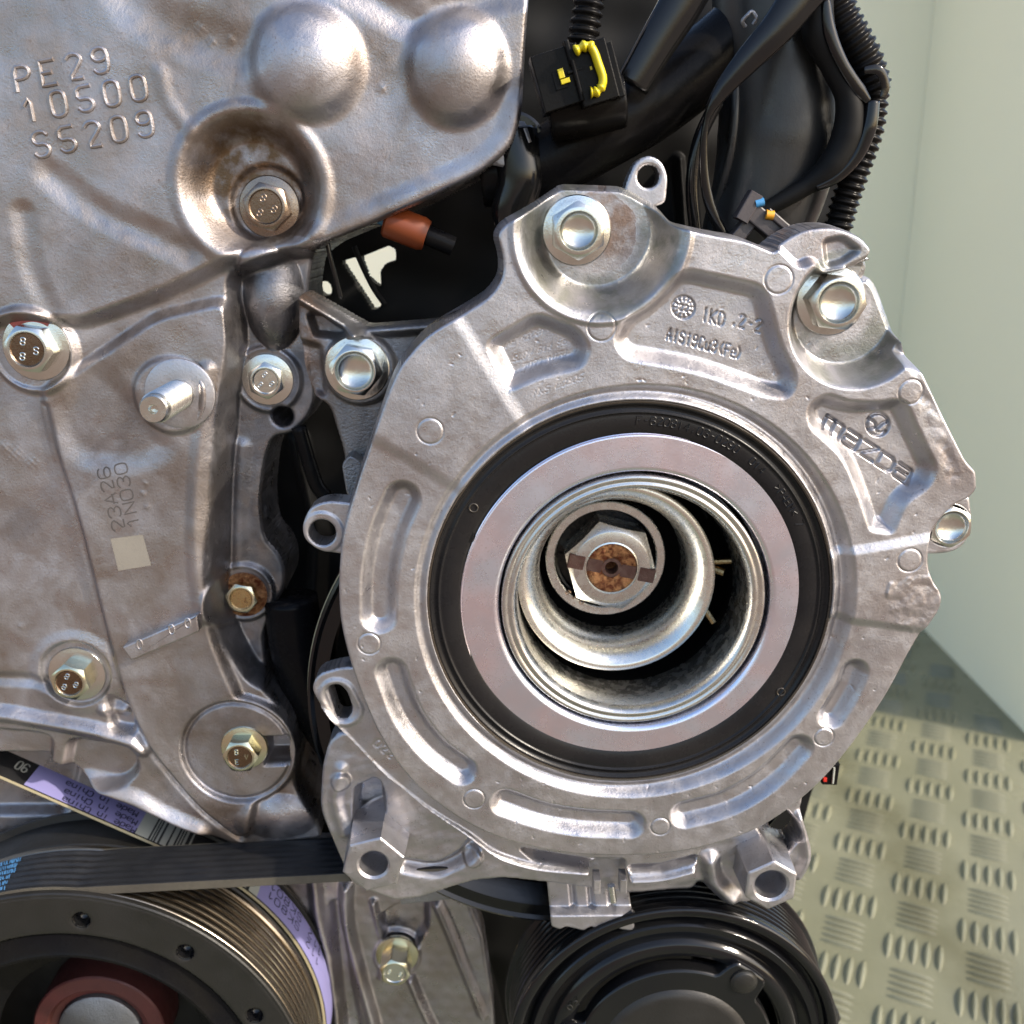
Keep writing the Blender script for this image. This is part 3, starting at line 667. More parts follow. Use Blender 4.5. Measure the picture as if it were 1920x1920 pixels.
bolt(146, 1262, sh(146, 1262)-2, 56, 0.35, M['zinc'], M['cap_brown'], 'yellowish bolt with a brown cap sunk in the lower left seat', marks="888", ap=33, hh=46, hm=M['zinc_y'])
bolt(459, 1400, sh(430, 1440)-2, 47, 0.0, M['zinc_y'], M['cap_brown'], 'yellowish bolt in the middle of the round boss above the belt', marks="VE8", ap=31, hh=44)
for t_, m_ in ((tb, M['red_mark']),):
    h_ = -t_.location.y/K; u_, v_ = t_.location.x/K, -t_.location.z/K; R_ = 60*(1843-h_)/1843
    MB().lathe(u_, v_, [(R_+0.4, h_+3.5), (R_-1.4, h_+7.2), (R_*0.85, h_+8.8), (R_*0.74, h_+9.9)], 40, -2.35, -0.95).build('paint_mark', m_, t_)
# threaded stud
u0, v0, h0 = surf(338, 738); t = empty('threaded_stud', u0, v0, h0, 'bright threaded stud standing out of a round boss on the cover', 'stud')
pr = [(26, h0-8), (26, h0+6)]; hh = h0+6
pr = [(70, h0-6), (70, h0+3), (66, h0+5), (30, h0+5)]
MB().lathe(u0, v0, pr, 64).build('boss_face', M['alu'], t)
pr = [(30, h0), (30, h0+14), (27, h0+18)]; hh = h0+18
while hh < h0+150: pr += [(27.5, hh+1.2), (30, hh+2.8), (27.5, hh+4.4)]; hh += 5.0
MB().lathe(u0, v0, pr, 40).build('thread', M['steel'], t)
MB().lathe(u0, v0, [(27.5, hh-2), (27, hh+4), (27, hh+15), (24, hh+19), (9, hh+19), (6, hh+13), (0.1, hh+12)], 40).build('tip', M['zinc'], t)
# ================================================================ BEARING HOUSING (main casting)
main_px = [(1060, 352, 8), (1172, 356, 8), (1196, 366, 10), (1246, 396, 20), (1266, 425, 20), (1330, 440, 20), (1400, 452, 20), (1452, 474, 10), (1480, 450, 20), (1520, 430, 30), (1575, 426, 30), (1625, 446, 20), (1644, 470, 8), (1636, 486, 6), (1592, 506, 6),
   (1640, 482, 10), (1656, 504, 8), (1648, 526, 8), (1612, 540, 4), (1660, 532, 8), (1674, 548, 8), (1700, 620, 15), (1722, 682, 15), (1756, 752, 30), (1782, 806, 30), (1812, 866, 20), (1830, 884, 8), (1832, 918, 8), (1818, 934, 4), (1790, 946, 20), (1760, 978, 20), (1740, 1010, 20), (1737, 1060, 20),
   (1746, 1088, 15), (1764, 1112, 15), (1758, 1144, 15), (1730, 1182, 20), (1706, 1222, 40), (1660, 1308, 40), (1600, 1396, 50), (1545, 1462, 50), (1484, 1516, 60), (1410, 1562, 60), (1300, 1596, 60), (1180, 1608, 60), (1040, 1600, 60), (930, 1572, 60), (850, 1530, 60), (770, 1468, 60),
   (710, 1380, 60), (664, 1270, 60), (638, 1170, 60), (634, 1090, 60), (642, 1000, 50), (672, 900, 40), (706, 800, 30), (732, 726, 30), (752, 684, 20), (800, 628, 30), (880, 582, 30), (920, 556, 20), (944, 520, 20), (944, 480, 20), (932, 440, 15), (948, 420, 15), (1000, 392, 20)]
CB = U(1181, 1107, 0)
bore = circx(806, 1558, 747, 1467, 0)
def sector(X, Y, cx, cy, a0, a1, wd):
    """smooth mask of an angular sector, degrees, v down"""
    A = np.degrees(np.arctan2(Y-cy, X-cx)) % 360; r = np.hypot(X-cx, Y-cy)
    mid = ((a0+a1)/2) % 360; half = (a1-a0)/2; d = np.abs((A-mid+180) % 360-180) - half
    return sm(0.5 - d*np.pi/180*r/wd)
P1 = [(905, 642, 25), (1005, 582, 25), (1085, 612, 30), (1112, 650, 25), (1096, 692, 25), (1010, 712, 30), (952, 738, 22)]
P2 = [(1278, 498, 35), (1440, 534, 30), (1466, 640, 30), (1500, 708, 30), (1484, 750, 30), (1438, 748, 30), (1310, 700, 60), (1170, 676, 30), (1146, 640, 25), (1168, 595, 25), (1216, 565, 20)]
P3 = [(1512, 762, 22), (1548, 734, 20), (1600, 752, 30), (1650, 750, 20), (1700, 745, 20), (1724, 800, 30), (1762, 878, 20), (1746, 914, 22), (1700, 946, 15), (1676, 1004, 15), (1630, 998, 12), (1610, 935, 30), (1580, 860, 30), (1514, 800, 20)]
sausages = [([(754, 936), (728, 1000), (712, 1080), (710, 1156)], 34), ([(734, 1262), (764, 1340), (812, 1404), (866, 1446)], 31), ([(948, 1506), (1020, 1530), (1100, 1543), (1182, 1547)], 31),
            ([(1285, 1528), (1364, 1506), (1438, 1462), (1496, 1404)], 31), ([(1560, 1342), (1586, 1300), (1602, 1262)], 28)]
dots = [(807, 807, 23), (692, 1207, 21), (889, 1498, 21), (1238, 1550, 19), (1545, 1382, 19), (1460, 524, 24), (1708, 735, 22), (1703, 1048, 22), (1128, 613, 24)]
eng = []      # engraved strokes with their half width and depth
for s_ in text("IKD", (1321, 604), (15.5, 4.2), (10.5, 2.6), (4, -25)) + text(".", (1376, 612), (0, 0), (12, 3), (4, -25)) + text("2-2", (1391, 616), (15.5, 4.2), (10, 2.6), (4.5, -24)): eng.append((s_, 1.1, 5))
for s_ in text("AlSi9Cu3(Fe)", (1254, 640), (12.2, 3.3), (7.6, 2.0), (4.5, -22)): eng.append((s_, 1.0, 5))
for s_ in text("INE 620814 08", (940, 660), (9.4, -3.8), (7, -3), (4, 13)[:1]+( -13,)) : eng.append((s_, 0.55, 0.9))
for s_ in text("SLOV 814 56", (962, 684), (9.4, -3.4), (7, -3), (3, -13)): eng.append((s_, 0.55, 0.9))
for s_ in text("7022 1078", (980, 700), (9.4, -3.2), (7, -3), (3, -13)): eng.append((s_, 0.55, 0.9))
for s_ in text("NKS 80305", (1000, 744), (10.4, -3.6), (8, -3), (3, -13)): eng.append((s_, 0.55, 0.9))
# date wheel
cw = (1287, 579)
eng.append(([(cw[0]+21*math.cos(a), cw[1]+21*math.sin(a)) for a in np.linspace(0, 2*math.pi, 28)], 1.5, 4))
for k in range(12): a = k*math.pi/6; eng.append(([(cw[0]+13.5*math.cos(a), cw[1]+13.5*math.sin(a)), (cw[0]+18.5*math.cos(a), cw[1]+18.5*math.sin(a))], 1.3, 3.5))
for s_ in text("22", (cw[0]-10, cw[1]+5), (10, 2), (7, 1.4), (2, -11)): eng.append((s_, 1.2, 3.5))
# maker's wordmark, wide letters, running down to the right
mo, ma, mu = (1548, 808), np.array([28.4, 18.6]), np.array([13.5, -24.5])
glyph = {'m': [[(0, 0), (0, .95)], [(0, .95), (.9, .95), (1, .85), (1, 0)], [(.5, .95), (.5, 0)]], 'a': [[(.05, .95), (.9, .95), (1, .85), (1, 0), (.12, 0), (0, .1), (0, .42), (.12, .52), (1, .52)]], 'z': [[(0, .95), (1, .95), (0, 0), (1, 0)]], 'D': [[(0, 0), (0, .95), (.8, .95), (1, .75), (1, .2), (.8, 0), (0, 0)]]}
wl = [('m', 0.0, 1.25), ('a', 1.52, .95), ('z', 2.72, 1.0), ('D', 3.98, .98), ('a', 5.2, .95)]
for ch, x_, wd_ in wl:
    for st_ in glyph[ch]:
        eng.append(([tuple(np.array(mo)+ma*(x_+p[0]*wd_)*0.925+mu*p[1]) for p in st_], 2.7, 7))
lc = (1657, 802)
eng.append(([(lc[0]+21*math.cos(a), lc[1]+21*math.sin(a)) for a in np.linspace(0, 2*math.pi, 30)], 2.4, 6))
for st_ in ([(1639, 790), (1650, 797), (1656, 808), (1666, 800), (1677, 797)], [(1639, 812), (1652, 808), (1658, 818), (1672, 814)]): eng.append((spl(st_, False, 4), 2.2, 6))
PA = (1128, 436, 148); PBk = (1612, 598, 122)
def mfe(X, Y):
    H = np.zeros(X.shape)
    PO = lambda p, r=25: UL(rpoly(p, r, 6), 0)
    cx, cy = CB
    H += 5.5*sector(X, Y, cx, cy, 212, 238, 30) + 8*sector(X, Y, cx, cy, -10.5, 8.5, 22)
    for p in (P1, P2, P3): H -= 30*sm(0.5 - sdf_poly(PO(p), X, Y, 50)/32 - 0.42)
    for p, hw in sausages: H -= 25*sm(0.5 - (dist_line(UL(spl(p, False, 8), 0), X, Y, 50)-hw+9)/27)
    # relief around the bore: lip, then a trough that widens to the lower right
    r = np.hypot(X-bore[0], Y-bore[1]); A = np.arctan2(Y-bore[1], X-bore[0]); lop = 0.5+0.5*np.cos(A-0.5)
    tw = 12+14*lop; H -= (7+16*lop)*sm(1-np.abs(r-(bore[2]+15+7*lop))/tw)
    # cast-in ejector marks
    for px, py, R in dots:
        u, v = U(px, py, 0); q = np.hypot(X-u, Y-v); H += 0.9*sm((R-q)/3); H -= 1.9*sm(1-np.abs(q-R-1)/2.2)
    # bolt pockets, open at the edge
    u, v = U(*PA[:2], 0); q = np.hypot(X-u, Y-v); d = 88*sm((PA[2]-q)/54)
    mtop = sdf_poly(UL([(1200, 330), (1275, 330), (1275, 470), (1240, 520), (1190, 430)], 0), X, Y, 40)
    H -= d; H += 5*sm(1-np.abs(q-PA[2]-6)/10)
    u, v = U(*PBk[:2], 0); q = np.hypot(X-u, Y-v); hook = sdf_poly(UL(rpoly([(1440, 440), (1520, 400), (1660, 400), (1665, 486), (1640, 486), (1594, 508), (1545, 516), (1530, 486), (1500, 500)], 14), 0), X, Y, 60)
    keepk = sm((hook)/14+0.3)
    d2 = 96*sm((PBk[2]+8-q)/40)*keepk
    wedge = sdf_poly(UL([(1600, 512), (1690, 470), (1690, 600), (1740, 690), (1640, 660)], 0), X, Y, 60)
    d2 = np.maximum(d2, 60*sm(0.5-wedge/30)); H -= d2
    H -= 26*sm(0.5-hook/16)
    H -= 14*sm(0.5-sdf_poly(UL(rpoly([(1555, 452), (1590, 446), (1622, 470), (1590, 492), (1560, 500)], 10), 0), X, Y, 40)/14)
    # rough sprue scar on the right
    sc = sdf_poly(UL([(1665, 1090), (1745, 1080), (1770, 1120), (1740, 1175), (1680, 1170)], 0), X, Y, 30)
    H += sm(0.5-(sc+noise2(X, Y, 30, 12, 2))/14)*(2.2 + noise2(X, Y, 30, 1.9, 11))
    q = dist_line(UL([(1715, 700), (1740, 760), (1768, 830), (1790, 900)], 0), X, Y, 30)/18; H += sm(1-q)*(noise2(X, Y, 34, 2.4, 13)-1)
    for s_, hw, dp in eng:
        q = dist_line(UL(s_, 0), X, Y, 8); H -= dp*sm(0.5-(q-hw)/1.6)
    # scattered casting pits
    rr = np.random.default_rng(23)
    for i in range(110):
        a = rr.uniform(0, 6.28); R = rr.uniform(400, 600); u = bore[0]+R*math.cos(a); v = bore[1]+R*math.sin(a); l = rr.uniform(1, 6); b = rr.uniform(0, 3.14)
        q = dist_line([(u, v), (u+l*math.cos(b), v+l*math.sin(b))], X, Y, 6); H -= rr.uniform(0.5, 1.5)*sm(1-q/rr.uniform(2.2, 3.4))
    H += waves(X, Y, 1.2, 240, 21) + noise2(X, Y, 60, 0.45, 22) + noise2(X, Y, 14, 0.14, 23)
    st = np.zeros(X.shape)
    for px, py, R, a in ((1150, 420, 80, .8), (1500, 600, 60, .2), (1545, 470, 50, .3), (740, 880, 70, .3), (1780, 880, 60, .4), (1700, 1110, 70, .35), (1240, 470, 60, .2), (1480, 740, 50, .3)):
        cu, cv = U(px, py, 0); st = np.maximum(st, a*sm(1.4-np.hypot(X-cu, Y-cv)/R))
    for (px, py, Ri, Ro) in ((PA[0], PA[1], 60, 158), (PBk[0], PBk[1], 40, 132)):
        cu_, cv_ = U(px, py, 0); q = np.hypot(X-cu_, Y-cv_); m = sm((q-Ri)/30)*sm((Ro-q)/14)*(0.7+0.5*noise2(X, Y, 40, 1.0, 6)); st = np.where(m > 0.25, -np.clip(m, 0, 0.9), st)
    return H, st
hs = empty('bearing_housing', CB[0], CB[1]+560, -60, 'pale cast aluminium bearing housing with oblong hollows round a large bore', 'bearing housing')
HF('cast_face', UL(rpoly(main_px, 14, 5), 0), 0, M['alu'], hs, holes=[circle(bore[0], bore[1], bore[2], 160)], feats=mfe, sp=1.6, fillet=5, depth=110, flare=9)
# seal and rings
b2 = circx(809, 1551, 750, 1463, -6); sil = circx(866, 1514, 809, 1428, -14); gp = circx(936, 1441, 884, 1360, -16)
cu, cv, R = b2; cs, vs_s, Rs = sil
mb = MB().lathe(cu, cv, [(R+3, -60), (R+2, -10), (R-1, -5), (R-4, -7), (R-6, -11), (R-12, -12), (R-16, -8), (R-18, -7), (R-19, -7.5), (R-20, -10), (R-22, -11), (R-25, -10), (R-54, -12), (R-66, -20), (R-70, -40)], 220)
seal = mb.build('bearing_seal', M['seal'], hs, sharp=0)
MB().lathe(cu, cv, [(R+5, -30), (R+5, -3), (R+3, -1), (R, -2), (R-1, -8)], 200).build('seal_rim', M['seal_brown'], seal)
# characters standing on the seal
def arc_text(s, rad, a0, da, gh, gw, h, flip=False):
    out = []
    for i, ch in enumerate(s):
        a = a0 + da*i
        for s_ in text(ch, (0, 0), (0, 0), (gw, 0), (0, gh)):
            out.append([(cu + (rad+y)*math.cos(a + x/rad), cv + (rad+y)*math.sin(a + x/rad), h) for x, y in s_])
    return out
st = arc_text("F-620814.03-0290", R-41, -1.565, 0.0365, 15, 9.5, -10.6) + arc_text("014", R-41, -0.905, 0.036, 14, 9, -10.6) + arc_text(">PAEM<", R-41, -0.70, 0.034, 14, 9, -10.6) + arc_text("7", R-41, -0.46, 0.04, 16, 10, -10.6)
raised(st, 1.5, 0, 6).build('raised_lettering', M['seal'], seal)
for u_, v_ in (U(1464, 1297, -10), U(888, 952, -10)):
    raised([[(u_ + 8*math.cos(a), v_ + 8*math.sin(a), -9.5) for a in np.linspace(0, 2*math.pi, 18)]], 1.6, 0, 6).build('moulded_mark', M['seal_brown'], seal)
pr = [(Rs+1, -60), (Rs+1, -18), (Rs+0.5, -15), (Rs-1.5, -13.6), (Rs-3.2, -15.0), (Rs-5, -14), (Rs-6.5, -14), (Rs-30, -14), (gp[2]+40, -14), (gp[2]+13, -14), (gp[2]+11.5, -14), (gp[2]+7, -16), (gp[2]+3, -19.5), (gp[2]+1, -28), (gp[2]+1, -90)]
ring = MB().lathe(cs, vs_s, pr, 240).build('steel_ring', M['steel_ring'], hs, sharp=0.7)
# dark slot in the ring's left side
u_, v_ = U(881, 1003, -13); MB().prism([(u_+8*math.cos(a)*(1 if True else 0), v_+15*math.sin(a)) for a in np.linspace(0, 2*math.pi, 20, endpoint=False)], -20, -12.4, 1).build('seal_notch', M['void'], seal)
# hub sleeve: stepped rim then a plain bore going back
hu = circx(941, 1434, 889, 1356, -20); cu3, cv3, R3 = hu
MB().lathe(cu3, cv3, [(R3, -90), (R3, -22), (R3-3, -18), (R3-8, -17), (R3-11, -20), (R3-15, -21), (R3-17, -17.5), (R3-23, -18.5), (R3-26, -24), (R3-29, -28), (R3-32, -40), (R3-35, -128), (R3-38, -132), (R3-38, -136)], 200).build('hub_sleeve', M['steel'], hs, sharp=0)
MB().lathe(cu3, cv3, [(R3-37, -134), (R3-30, -150), (R3-30, -420), (0.1, -422)], 96).build('inner_cavity', M['void'], hs, sharp=0)
# turned cup inside
HC = -95; cp_ = circx(969, 1342, 908, 1257, HC); cu4, cv4, R4 = cp_
cup = MB().lathe(cu4, cv4, [(R4-3, HC-60), (R4, HC-12), (R4, HC-2), (R4-2, HC), (R4-13, HC+0.5), (R4-15, HC-1), (R4-20, HC-4), (R4-30, HC-14), (R4-38, HC-27), (R4-44, HC-45), (R4-48, HC-75), (R4-50, HC-118)], 180).build('turned_cup', M['cup'], hs, sharp=0)
HN = -205; cl = circx(1022, 1249, 942, 1152, HN); cu5, cv5, R5 = cl
MB().lathe(cu5, cv5, [(R5, HN-60), (R5, HN-2), (R5-2, HN), (R5-17, HN), (R5-19, HN-2), (R5-20, HN-8)], 120).build('collar', M['steel'], hs, sharp=0.5)
MB().lathe(cu5, cv5, [(R5-19.5, HN-5), (R5-21, HN-24), (R5-26, HN-27), (R5-28, HN-40), (0.1, HN-62)], 120).build('collar_recess', M['black_paint'], hs, sharp=0.5)
st = []
for i, ch in enumerate("S10"):
    a = 2.42 - 0.17*i
    for s_ in text(ch, (0, 0), (0, 0), (9, 0), (0, -11)): st.append([(cu5 + (R5-14-y*0.9-10)*math.cos(a - x/R5), cv5 + (R5-14-y*0.9-10)*math.sin(a - x/R5), HN+0.2) for x, y in s_])
raised(st, 1.3, 0, 6).build('stamped_mark', M['cap_brown'], hs)
HM = -175; cn = circx(1069, 1225, 990, 1139, HM); cu6, cv6, R6 = cn
nut = empty('shaft_nut', cu6, cv6, HN-60, 'bright hexagon shaft nut with rusty drilled shaft end inside the turned cup', 'nut')
hexhead(cu6, cv6, R6*1.0, HN-50, HM, 0.25, 1, seg=96, cap=0.655, lip=3).build('hexagon_head', M['steel'], nut, sharp=0.4)
sh_ = circx(1100, 1197, 1016, 1111, HM-2)
cu7, cv7, R7 = cu6, cv6, sh_[2]
MB().lathe(cu7, cv7, [(R6*0.655-1, HM-3), (R7+2.5, HM-4), (R7+1.5, HM-1), (R7-1.5, HM), (R7-3, HM-4)], 72).build('shaft_rim', M['zinc'], nut)
rv = []; rf = []; nr, na = 16, 72
MB().lathe(cu7, cv7, [(R7-3, HM-3.5), (R7*0.7, HM-2.8), (R7*0.42, HM-2.8), (R7*0.36, HM-4.5), (16, HM-6), (14, HM-9), (13, HM-30), (0.1, HM-31)], 72).build('shaft_end', M['rust'], nut, sharp=0)
# band worn clean across the shaft end, its centre drilling and two keys
ab = 0.20
c_, s__ = math.cos(ab), math.sin(ab)
def band(x0, x1, y0, y1, h, n=1): return [(cu7 + x*c_ - y*s__, cv7 + x*s__ + y*c_, h) for x, y in ((x0, y0), (x1, y0), (x1, y1), (x0, y1))]
for sx in (-1, 1):
    mb = MB(); q_ = rpoly([(p[0], p[1]) for p in band(*(sorted((sx*20, sx*(R7-3)))), -12, 16, 0)], 3); mb.prism(q_, HM-7, HM-2.2, 0.8); mb.build('worn_band', M['rust_dark'], nut)
    mb = MB(); q_ = rpoly([(p[0], p[1]) for p in band(*(sorted((sx*(R7+3.5), sx*(R6+5)))), -14, 16, 0)], 2); mb.prism(q_, HN-30, HM+2.0, 1.2); mb.build('key', M['rust_dark'], nut)
MB().lathe(cu7, cv7, [(21, HM-2.0), (20, HM-1.6), (14, HM-1.8), (12.5, HM-5), (12, HM-40), (0.1, HM-40)], 48).build('centre_drilling', M['rust_dark'], nut)
# small brass pins glimpsed in the gap between cup and sleeve
for i, (px, py, dx, dy, r) in enumerate(((1352, 1053, 22, -3, 7), (1345, 1070, 14, 3, 9), (1330, 1155, 10, 14, 9), (1320, 958, 8, 14, 7))):
    a = U(px, py, -190); mb = MB(); mb.tube([(a[0]-dx, a[1]-dy, -200), (a[0]+dx, a[1]+dy, -186)], r, 10)
    props(mb.build('terminal_pin', M['brass'] if i < 3 else M['void']), ('brass pin straight right of the nut, in the gap beside the cup', 'short brass pin just below the straight one, in the gap beside the cup', 'lowest brass pin in the gap at the lower right of the cup', 'dark pin at the upper right in the gap beside the cup')[i], 'pin', 'pins in the gap beside the turned cup')
# housing bolts
def mh(px, py, h=0):
    u, v = U(px, py, h); return float(mfe(np.array([[u]]), np.array([[v]]))[0][0, 0])
bolt(1081, 432, -88, 60, 0.5, M['zinc'], M['zinc'], 'bright bolt with dished cap in the large scooped pocket at the top', ap=43, hh=50, marks=None, dish='bowl', capr=0.76)
bolt(1556, 563, -96, 62, 0.1, M['zinc'], M['zinc'], 'bright bolt under the split hook beside the green wall', ap=45, hh=52, marks=None, dish='bowl', capr=0.80)
# right ear behind the face
ear = UL(rpoly([(1730, 960), (1780, 935), (1818, 930, 6), (1824, 975, 20), (1818, 1010, 20), (1795, 1034, 20), (1760, 1040, 20), (1725, 1038, 6)], 8), -34)
ce = circx(1741, 1816, 943, 1019, -30)
HF('ear', ear, -34, M['alu'], hs, holes=[circle(*U(1780, 985, -34), 40, 48)], sp=2.5, fillet=5, depth=70)
bolt(1757, 970, -94, 38, 0.4, M['zinc'], M['zinc'], 'small bright dished bolt in the round ear on the far side of the wordmark', ap=36, hh=66, marks=None, dish='bowl', capr=0.86)
# left lug, upper
lg = [(566, 985, 25), (580, 952, 25), (612, 940, 25), (665, 945, 4), (690, 960, 4), (690, 1045, 4), (640, 1040, 10), (598, 1034, 25), (570, 1012, 25)]
HF('lug', UL(rpoly(lg, 20, 6), -50), -50, M['alu'], hs, holes=[circle(*U(604, 999, -50), 26, 40)], feats=lambda X, Y: (-3.0*sm((np.hypot(X-U(604, 999, -50)[0], Y-U(604, 999, -50)[1])-38)/6), np.zeros(X.shape)), sp=2.0, fillet=4, depth=60)
lg = [(1175, 340, 25), (1192, 302, 22), (1215, 290, 22), (1240, 300, 22), (1253, 330, 20), (1248, 380, 8), (1200, 400, 5), (1165, 380, 8)]
HF('lug', UL(rpoly(lg, 18, 6), -110), -110, M['alu'], hs, holes=[circle(*U(1216, 331, -110), 20, 36)], sp=2.5, fillet=4, depth=50)
# second layer: skirt with raised bead
H2 = -40
sk = [(583, 1292, 20), (596, 1264, 20), (640, 1252, 15), (700, 1250, 5), (900, 1250, 3), (900, 1450, 3), (1330, 1480, 3), (1335, 1560, 5), (1312, 1600, 5), (1302, 1640, 8), (1240, 1654, 8), (1180, 1658, 4), (1178, 1632, 3), (1106, 1628, 3), (1104, 1640, 3), (1000, 1630, 15), (950, 1616, 15), (918, 1596, 15), (880, 1566, 20), (800, 1514, 20), (720, 1450, 20), (650, 1378, 20), (606, 1330, 20)]
bead = spl([(600, 1328), (650, 1385), (720, 1455), (800, 1518), (880, 1568), (912, 1592), (950, 1610), (1010, 1626), (1100, 1634)], False)
bead2 = spl([(1186, 1650), (1240, 1646), (1298, 1632)], False)
def s2(X, Y):
    H = 14*sm(1-dist_line(UL(bead, H2), X, Y, 30)/11) + 12*sm(1-dist_line(UL(bead2, H2), X, Y, 30)/11)
    q = dist_line(UL([(632, 1304), (646, 1330)], H2), X, Y, 60); H += 5*sm(1-np.abs(q-32)/10)
    H -= 34*sm(0.5-sdf_poly(UL(rpoly([(976, 1592), (1100, 1612), (1170, 1612), (1170, 1640), (1090, 1626), (1000, 1612)], 5), H2), X, Y, 20)/10)
    H -= 26*sm(1-dist_line(UL([(1186, 1630), (1240, 1628), (1300, 1612)], H2), X, Y, 30)/14)
    for s_ in text("022", (700, 1396), (12, 10), (8, 6), (9, -11)): H -= 2.5*sm(1-dist_line(UL(s_, H2), X, Y, 8)/2.6)
    return H + waves(X, Y, 0.8, 80, 31), np.zeros(X.shape)
HF('skirt', UL(rpoly(sk, 8, 5), H2), H2, M['alu'], hs, holes=[UL(rpoly([(613, 1288, 10), (634, 1282, 12), (650, 1296, 10), (663, 1332, 14), (650, 1350, 12), (632, 1346, 10)], 10, 5), H2)], feats=s2, sp=2.5, fillet=4, depth=45, back_h=-95)
# third layer: rear casting that carries the bosses
H3 = -92
rc_ = [(604, 1440, 15), (616, 1392, 15), (640, 1372, 10), (760, 1400, 5), (900, 1500, 5), (1100, 1560, 5), (1430, 1500, 5), (1500, 1462, 15), (1506, 1500, 10), (1500, 1524, 8), (1512, 1560, 15), (1524, 1600, 18), (1514, 1640, 14), (1480, 1660, 10), (1400, 1694, 10), (1352, 1690, 12), (1312, 1650, 12), (1300, 1668, 10), (1180, 1676, 10), (1090, 1664, 10),
       (950, 1648, 15), (900, 1650, 15), (850, 1664, 15), (790, 1684, 15), (740, 1690, 10), (660, 1660, 15), (628, 1590, 20), (600, 1520, 20)]
def s3(X, Y):
    H = np.zeros(X.shape)
    for p, d in (([(668, 1478), (706, 1462), (716, 1480), (720, 1524), (690, 1536), (664, 1556)], -60), ([(1420, 1545), (1475, 1520), (1500, 1560), (1475, 1600), (1440, 1580)], -50)):
        H += d*sm(0.5-sdf_poly(UL(rpoly(p, 8), H3), X, Y, 30)/14)
    q = dist_line(UL(spl([(760, 1624), (820, 1630), (872, 1604), (896, 1570)], False), H3), X, Y, 50)/24; H -= 26*sm(1-q)
    q = dist_line(UL(spl([(640, 1440), (630, 1500), (646, 1560)], False), H3), X, Y, 50)/20; H += 10*sm(1-q)
    q = dist_line(UL(spl([(1330, 1610), (1340, 1650), (1370, 1680)], False), H3), X, Y, 50)/28; H += 22*sm(1-q)
    q = dist_line(UL(spl([(1500, 1530), (1512, 1600), (1495, 1640)], False), H3), X, Y, 50)/18; H += 16*sm(1-q)
    for px, py, R in ((640, 1462, 20), (886, 1608, 21)):
        u, v = U(px, py, H3); q = np.hypot(X-u, Y-v); H += 12*sm((R+3-q)/4); H -= 4*sm(1-np.abs(q-R)/3)
    return H + waves(X, Y, 1.6, 70, 41) + waves(X, Y, 0.6, 24, 42), np.zeros(X.shape)
HF('rear_casting', UL(rpoly(rc_, 8, 5), H3), H3, M['alu'], hs, feats=s3, sp=3, fillet=8, depth=70, holes=[UL(rpoly([(1450, 1560), (1492, 1536), (1502, 1568), (1480, 1592), (1456, 1584)], 8), H3)])
# hexagonal bosses with open bores
def boss(px, py, R, rot, h1, h0, bd, rr, name='hexagon_boss'):
    u, v = U(px, py, h1); o = []; seg = 72; mb = MB(); vs = []; fs = []
    hx = lambda a, s=1.0: hexprof(R*s, a, rot)
    prof = [(lambda a: hx(a, 1.13), h0), (lambda a: hx(a, 1.02), h1-3), (lambda a: hx(a)-1.5, h1-0.8), (lambda a: hx(a)-4, h1), (lambda a: rr+5, h1-0.5), (lambda a: rr, h1-5), (lambda a: rr-3, h1-bd), (lambda a: 0.1, h1-bd-8)]
    for fn, h in prof:
        for k in range(seg): a = 2*math.pi*k/seg; vs.append((u+fn(a)*math.cos(a), v+fn(a)*math.sin(a), h))
    for i in range(len(prof)-1):
        for k in range(seg): k2 = (k+1) % seg; fs.append((i*seg+k, (i+1)*seg+k, (i+1)*seg+k2, i*seg+k2))
    return mb.add(vs, fs).build(name, M['alu'], hs, sharp=0.35)
boss(700, 1622, 57, 0.785, -6, -130, 90, 30)
boss(1446, 1661, 51, 0.57, 4, -130, 95, 34)
# grooved clip block below
t = empty('locating_block', *U(1120, 1700, -70), -70, 'small ribbed aluminium block with wavy lower edge hanging under the housing', 'locating block')
pts = [(1024, 1640), (1034, 1738), (1050, 1744), (1062, 1738), (1078, 1742), (1094, 1746), (1108, 1738), (1124, 1744), (1138, 1748), (1150, 1738), (1166, 1744), (1186, 1746), (1190, 1738), (1178, 1660), (1170, 1628), (1030, 1620)]
HB = -70
def blf(X, Y):
    u0, v0 = U(1100, 1716, HB); top_ = sm((v0-Y)/8+0.3)
    H = -26*top_
    for px in (1078, 1112, 1150): 
        u, _ = U(px, 1690, HB); H -= 9*sm(1-np.abs(X-u-(Y-v0)*0.10)/10)*top_
    return H, np.zeros(X.shape)
HF('block', UL(rpoly(pts, 4, 3), HB), HB, M['alu_grey'] if False else M['alu'], t, feats=blf, sp=2.2, fillet=3, depth=110, flare=-6)
MB().box(*U(1118, 1653, -48), -48, 15, 34, 40, b=2).build('prong', M['alu'], t); MB().box(*U(1167, 1652, -48), -48, 15, 34, 40, b=2).build('prong', M['alu'], t)
MB().tube([(*U(1146, 1660, -72), -72), (*U(1150, 1690, -72), -72)], 8, 12).build('pin', M['steel'], t)
# ================================================================ PULLEYS AND BELTS
def hmix(R, prof): return [(R+r, h) for r, h in prof]
